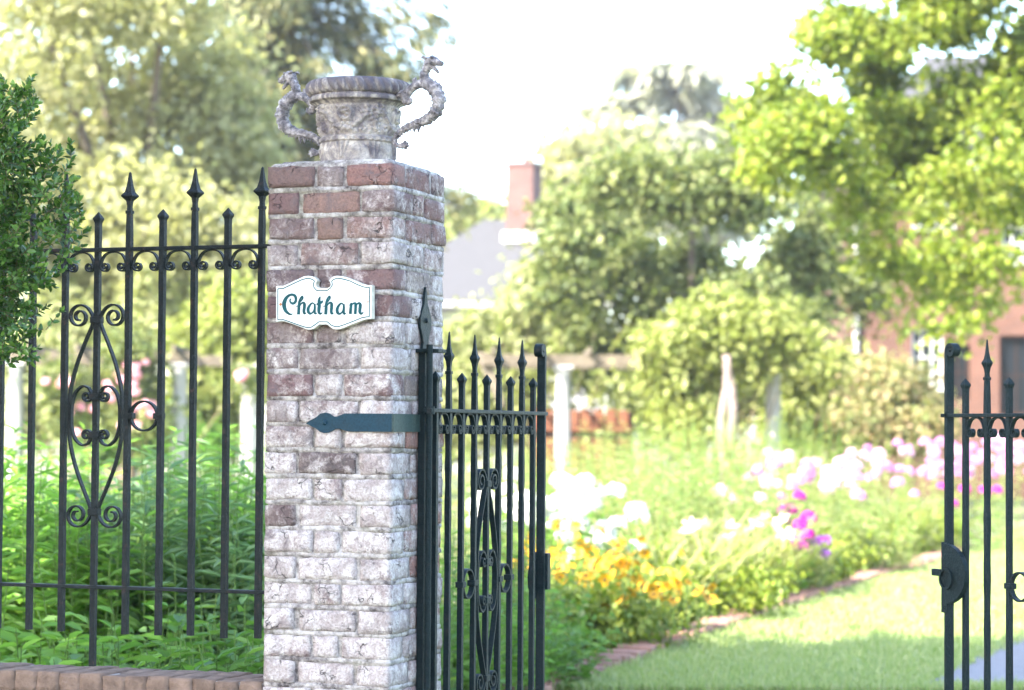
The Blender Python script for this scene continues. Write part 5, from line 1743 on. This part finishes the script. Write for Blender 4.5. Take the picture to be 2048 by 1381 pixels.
def lily_mesh():
    n = 6
    a = np.arange(n) / n * 6.283
    d = np.stack([np.cos(a), np.sin(a), np.full(n, .85)], 1)
    V, Fq = leaf_soup(d * .006, d, np.stack([-np.cos(a), -np.sin(a), np.full(n, 1.0)], 1), .085, .036, .12, .35)
    return np_mesh("bloom", V, Fq, M['petal_cream'])


lily = lily_mesh()
# white phlox beside the gate
for i, (px, Y, h_, txt) in enumerate(((1075, 16.6, .95, "white phlox clump nearest behind the gate's meeting stile"), (1135, 16.9, .86, "white phlox clump just right of the near gate leaf"), (1190, 16.6, .76, "white phlox clump furthest right, above the golden daisies"), (1160, 17.6, .90, "taller white phlox heads at the back of the white clump"), (1010, 17.0, .86, "white phlox clump seen through the bars of the near gate leaf"), (1215, 17.2, .60, "small white phlox at the right end of the white patch"))):
    stem_plant("white_phlox", txt, "flowers", gpos(px, Y), 13, h_, .20, .10, .034, 18, M['green'], "white phlox behind the gate", .3, phlox_white, heads=9)
# golden daisies in front of it
for i, (px, Y, h_, txt) in enumerate(((1160, 15.0, .56, "golden daisies just right of the gate's strike box"), (1225, 14.9, .46, "golden daisies in the middle of the yellow patch"), (1285, 15.1, .42, "golden daisies at the right end of the yellow patch beside the daylilies"), (1185, 15.9, .66, "taller golden daisies right below the white phlox"), (1255, 15.7, .54, "golden daisies at the back, below the pale lily leaves"), (1312, 14.7, .36, "lowest golden daisies, nearest the brick edging"), (1115, 15.2, .56, "golden daisies half hidden behind the gate stile"))):
    stem_plant("black_eyed_susan", txt, "flowers", gpos(px, Y), 17, h_, .30, .055, .018, 13, M['yellowgreen'], "golden daisies with dark eyes", .35, dz, "flower", tilt=0.95)


def daylily(label, loc, n, L, w, fl, mat, rz=0):
    t = empty("daylily", label, "flowers", loc, 0, "daylily clumps along the border")
    P = np.zeros((n, 3)); P[:, :2] = RNG.normal(size=(n, 2)) * .09
    az = RNG.random(n) * 6.283
    V, Fq = blade_soup(P, az, .08 + .4 * RNG.random(n), L * (.7 + .5 * RNG.random(n)), w * (.7 + .6 * RNG.random(n)), .9 + 1.3 * RNG.random(n), 5)
    link("blades", np_mesh("blades", V, Fq, mat), None, t, kind="stuff")
    for k in range(fl):
        a = random.uniform(0, 6.28); q = random.uniform(.05, .28)
        tip = Vector((math.cos(a) * q, math.sin(a) * q, L * random.uniform(.58, .74)))
        MB().tube([(0, 0, 0), tip * .5 + Vector((0, 0, .06)), tip], [.006, .005, .004], 5, False).build("stalk", M['blade'], t)
        link("bloom", lily, None, t, tip, (random.uniform(-.8, .8), random.uniform(-.8, .8), random.uniform(0, 6)))
    return t


for px, Y, L, fl, txt in ((1330, 15.3, .72, 0, "arching daylily leaves just right of the golden daisies"), (1385, 16.0, .80, 1, "daylily with bleached stalks, second right of the golden daisies"), (1440, 16.8, .85, 3, "daylily with a few cream blooms in the middle of the border"), (1500, 17.4, .88, 5, "daylily with the most cream blooms, below the magenta phlox"), (1560, 18.0, .80, 2, "daylily bending over the edging below the magenta phlox"), (1600, 18.8, .70, 0, "daylily with drooping blades right of the cream blooms"), (1300, 16.6, .9, 1, "pale daylily behind the golden daisies"), (1400, 17.6, .95, 2, "taller pale daylily at the back of the clump"), (1840, 27.0, .8, 0, "distant daylily tuft near the right gate leaf"), (1800, 25.5, .75, 0, "distant daylily tuft above the far lawn corner")):
    daylily(txt, gpos(px, Y + 1.4), 90, L, .022, fl, M['blade'])
# pink, magenta and purple phlox
for px, Y, h_, txt, hd_ in ((1590, 20.2, .78, "magenta phlox, the strongest pink spot in the border", phlox_mag), (1602, 19.4, .55, "lower magenta phlox beside the strongest pink one", phlox_mag), (1638, 19.6, .45, "small purple phlox just right of the magenta phlox", phlox_pur),
        (1560, 22.0, 1.0, "pink phlox just left above the magenta phlox", phlox_pink), (1510, 21.4, .95, "thin pink phlox leftmost of the pink patch", phlox_pale), (1650, 24.5, 1.02, "pale pink phlox right above the magenta phlox", phlox_pale), (1715, 25.5, 1.05, "pale pink phlox in the middle of the far pink drift", phlox_pale), (1750, 24.0, .92, "pink phlox low in the middle of the far pink drift", phlox_pink), (1570, 27.5, 1.02, "pale phlox far behind the magenta phlox", phlox_pale),
        (1780, 27.5, 1.10, "pink phlox below the orange tinted bush", phlox_pink), (1840, 28.0, 1.14, "pink phlox just left of the right gate leaf", phlox_pink), (1690, 28.5, 1.1, "pink phlox below the fresh green bush", phlox_pink), (1900, 28.5, 1.14, "pink phlox directly behind the right gate's stile", phlox_pink), (1960, 29.0, 1.16, "pink phlox behind the bars of the right gate leaf", phlox_pink), (2030, 29.5, 1.14, "pink phlox at the far right edge", phlox_pink), (1950, 26.8, .72, "low magenta phlox seen through the right gate leaf", phlox_mag), (1870, 29.8, 1.18, "pale pink phlox behind the row left of the right gate leaf", phlox_pale), (1990, 30.2, 1.18, "pale pink phlox behind the row at the right gate leaf", phlox_pale)):
    few = "thin" in txt or "low" in txt or hd_ in (phlox_mag, phlox_pur)
    stem_plant("pink_phlox" if hd_ not in (phlox_mag, phlox_pur) else "magenta_phlox" if hd_ is phlox_mag else "purple_phlox", txt, "flowers", gpos(px, Y), 10 if not few else 5, h_, .32 if Y > 21 else .09, .11, .032, 13, M['green'] if hd_ is phlox_mag else M['palegreen'], "phlox in the far border" if hd_ in (phlox_pink, phlox_pale) else None, .3, hd_, head_scale=0.9)
# tall feathery green plants filling the middle and back of the border
mids = [(1120, 19.5, 1.05), (1190, 20.5, 1.1), (1260, 19.0, .95), (1330, 20.0, 1.0), (1400, 20.5, 1.0), (1470, 20.0, .92), (1290, 22.5, 1.15), (1370, 23.5, 1.18), (1450, 23.0, 1.1), (1530, 24.5, 1.12), (1610, 26.0, 1.0), (1160, 24.0, 1.15), (1230, 25.5, 1.2), (1310, 27.0, 1.25), (1400, 28.0, 1.25), (1490, 29.0, 1.28), (1580, 30.0, 1.32), (1670, 31.0, 1.25), (1750, 31.5, 1.2), (1110, 28.0, 1.05), (1250, 30.0, 1.3), (1350, 32.0, 1.32), (1450, 33.0, 1.35), (1540, 33.5, 1.42), (1630, 34.0, 1.42), (1050, 22.0, 1.0), (980, 21.0, 1.0), (920, 20.0, .95), (1020, 26.0, 1.0), (940, 27.0, 1.05), (1690, 22.8, .75), (1750, 23.0, .55), (1820, 26.2, .6), (1880, 27.6, .8), (1700, 26.5, .85)]
rowname = lambda Y: "near" if Y < 21 else "middle" if Y < 27 else "back"
ORDN = ["first"] + ORD[1:]
cnt = {}
for px, Y, h_ in mids:
    rn = rowname(Y)
    cnt[rn] = cnt.get(rn, 0)
    i = cnt[rn]; cnt[rn] += 1
    pos_words = "behind the near gate leaf" if px < 1080 else "right of the white phlox" if px < 1240 else "left of the vine trunk" if px < 1400 else "around the vine trunk" if px < 1500 else "before the right-hand white column" if px < 1620 else "toward the brick house"
    stem_plant("goldenrod_clump", "%s feathery green clump along the %s row of the border, %s" % (ORDN[i], rn, pos_words), "plants", gpos(px, Y), 30, h_ * (1.0 if px > 1650 else 1.1), .42 if Y < 27 else .6, .12, .026, 15, M['palegreen'] if Y < 27 else M['yellowgreen'], "feathery green clumps filling the border", .2)

# ------------------------------------------------------------------ garden behind the fence, left of the pillar
lefts = [(40, 10.2, 1.12, 'green'), (110, 9.8, 1.00, 'green'), (180, 10.4, 1.05, 'green2'), (240, 9.9, .92, 'green'), (300, 10.5, 1.02, 'green2'), (365, 10.0, 1.14, 'green2'), (430, 10.3, 1.10, 'green'), (490, 9.8, .98, 'green2'), (550, 10.2, 1.0, 'green'), (70, 11.8, 1.22, 'green'), (160, 12.2, 1.12, 'green'), (330, 12.0, 1.2, 'green2'), (400, 12.4, 1.24, 'green'), (480, 12.0, 1.12, 'green2'), (-40, 10.5, 1.1, 'green'), (-10, 12.0, 1.2, 'green'), (230, 12.3, .95, 'green'), (560, 12.4, 1.1, 'green')]
posw = lambda x: "beside the left edge" if x < 30 else "behind the leftmost fence bars" if x < 130 else "behind the fence's lyre ornament" if x < 270 else "behind the fence's ring" if x < 345 else "between the ring and the pillar" if x < 440 else "beside the pillar's left side"
rank = [sum(1 for q in lefts if (q[1] < 11) == (p_[1] < 11) and q[0] < p_[0]) for p_ in lefts]
for i, (px, Y, h_, mt) in enumerate(lefts):
    w = "front" if Y < 11 else "back"
    extra = {'green': "fresh green", 'green2': "blue green"}[mt]
    stem_plant("aster_clump", "tall %s leafy clump behind the fence, %s from the left in the %s row" % (extra, ORDN[rank[i]], w), "plants", gpos(px, Y), 32, h_, .25, .165, .031, 28, M[mt], "tall leafy plants behind the fence", .25)
# broad leaved plants low behind the wall and behind the near gate leaf
lows = [(30, 8.3, .42), (90, 8.45, .46), (150, 8.3, .40), (215, 8.5, .46), (280, 8.35, .50), (345, 8.5, .50), (405, 8.3, .54), (465, 8.45, .58), (515, 8.25, .55), (-20, 8.5, .45), (60, 8.95, .6), (180, 9.0, .58), (310, 9.0, .62), (440, 9.0, .66), (560, 8.9, .62)]
rank = [sum(1 for q in lows if (q[1] < 8.7) == (p_[1] < 8.7) and q[0] < p_[0]) for p_ in lows]
for i, (px, Y, h_) in enumerate(lows):
    t = empty("peony_plant", "low broad leaved plant, %s from the left %s the wall coping" % (ORDN[rank[i]], "close behind" if Y < 8.7 else "further behind"), "plants", gpos(px, Y), random.uniform(0, 6.28), "low leafy plants behind the wall")
    V, Fq, mb, tips = leafy_stems(22, h_, .19, .085, .040, 11, .5, False)
    link("foliage", np_mesh("foliage", V, Fq, M['green3'] if px > 330 else M['green']), None, t, kind="stuff")
    mb.build("stems", M['stalk'], t)
for i, (px, Y, h_, mt, txt) in enumerate(((900, 11.0, .78, 'green3', "leafy plant between the pillar and the near gate's first bars"), (960, 11.6, .62, 'green3', "leafy plant behind the near gate's centre bar"), (1030, 11.8, .60, 'green', "leafy plant behind the near gate's outer bars"), (870, 12.0, .95, 'green', "leafy plant half hidden by the hinge post"), (1000, 13.0, .70, 'yellowgreen', "yellow green plant behind the near gate's outer half"), (1070, 13.4, .72, 'yellowgreen', "yellow green plant behind the meeting stile"), (940, 13.5, .85, 'yellowgreen', "yellow green plant behind the near gate's middle"), (1095, 12.4, .30, 'green3', "low dark green plant at the meeting stile's foot"))):
    stem_plant("lady_mantle", txt, "plants", gpos(px, Y), 26, h_, .24, .075, .036, 13, M[mt], "leafy plants behind the near gate leaf", .4)

# ------------------------------------------------------------------ shade trees left of the camera, which keep the gate in shadow
for (bx, by, lab, sp_) in ((-6.8, 1.6, "large dense shade tree standing outside the garden left of the gate", [(-6.6, 1.9, 8.8, 3.8, 2.3, 2.6), (-9.2, 1.8, 8.2, 3.0, 2.2, 2.4), (-4.4, 2.0, 8.6, 2.8, 2.4, 2.2), (-6.4, -0.6, 8.4, 3.0, 2.6, 2.4), (-2.8, 3.4, 8.4, 2.4, 2.2, 2.0)]),
        (-5.6, 7.6, "second dense shade tree outside the frame beside the fence line", [(-4.9, 7.3, 8.2, 2.0, 1.6, 1.9), (-3.6, 7.2, 8.0, 1.8, 1.5, 1.7), (-3.2, 5.6, 8.3, 1.8, 1.7, 1.6)])):
    tree("oak_tree", lab, "tree", (bx, by, 0), sp_, 15000, 0.30, 0.22, M['shrub'], M['bark_dark'], 0.34, "shade trees outside the garden", shell=0.3)

# ------------------------------------------------------------------ summer haze over the garden
hm_, hn_, hb_ = new_mat("haze_air")
hn_.nodes.remove(hb_)
pv = hn_.nodes.new("ShaderNodeVolumePrincipled")
pv.inputs["Color"].default_value = (0.95, 0.96, 0.97, 1)
pv.inputs["Density"].default_value = 0.00042
pv.inputs["Anisotropy"].default_value = 0.3
hn_.links.new(pv.outputs[0], hn_.nodes["Material Output"].inputs["Volume"])
hz = MB().box(-45, 45, -12, 140, -1.0, 24).build("haze", hm_)
tag(hz, "thin bright summer haze over the whole garden", kind="stuff")
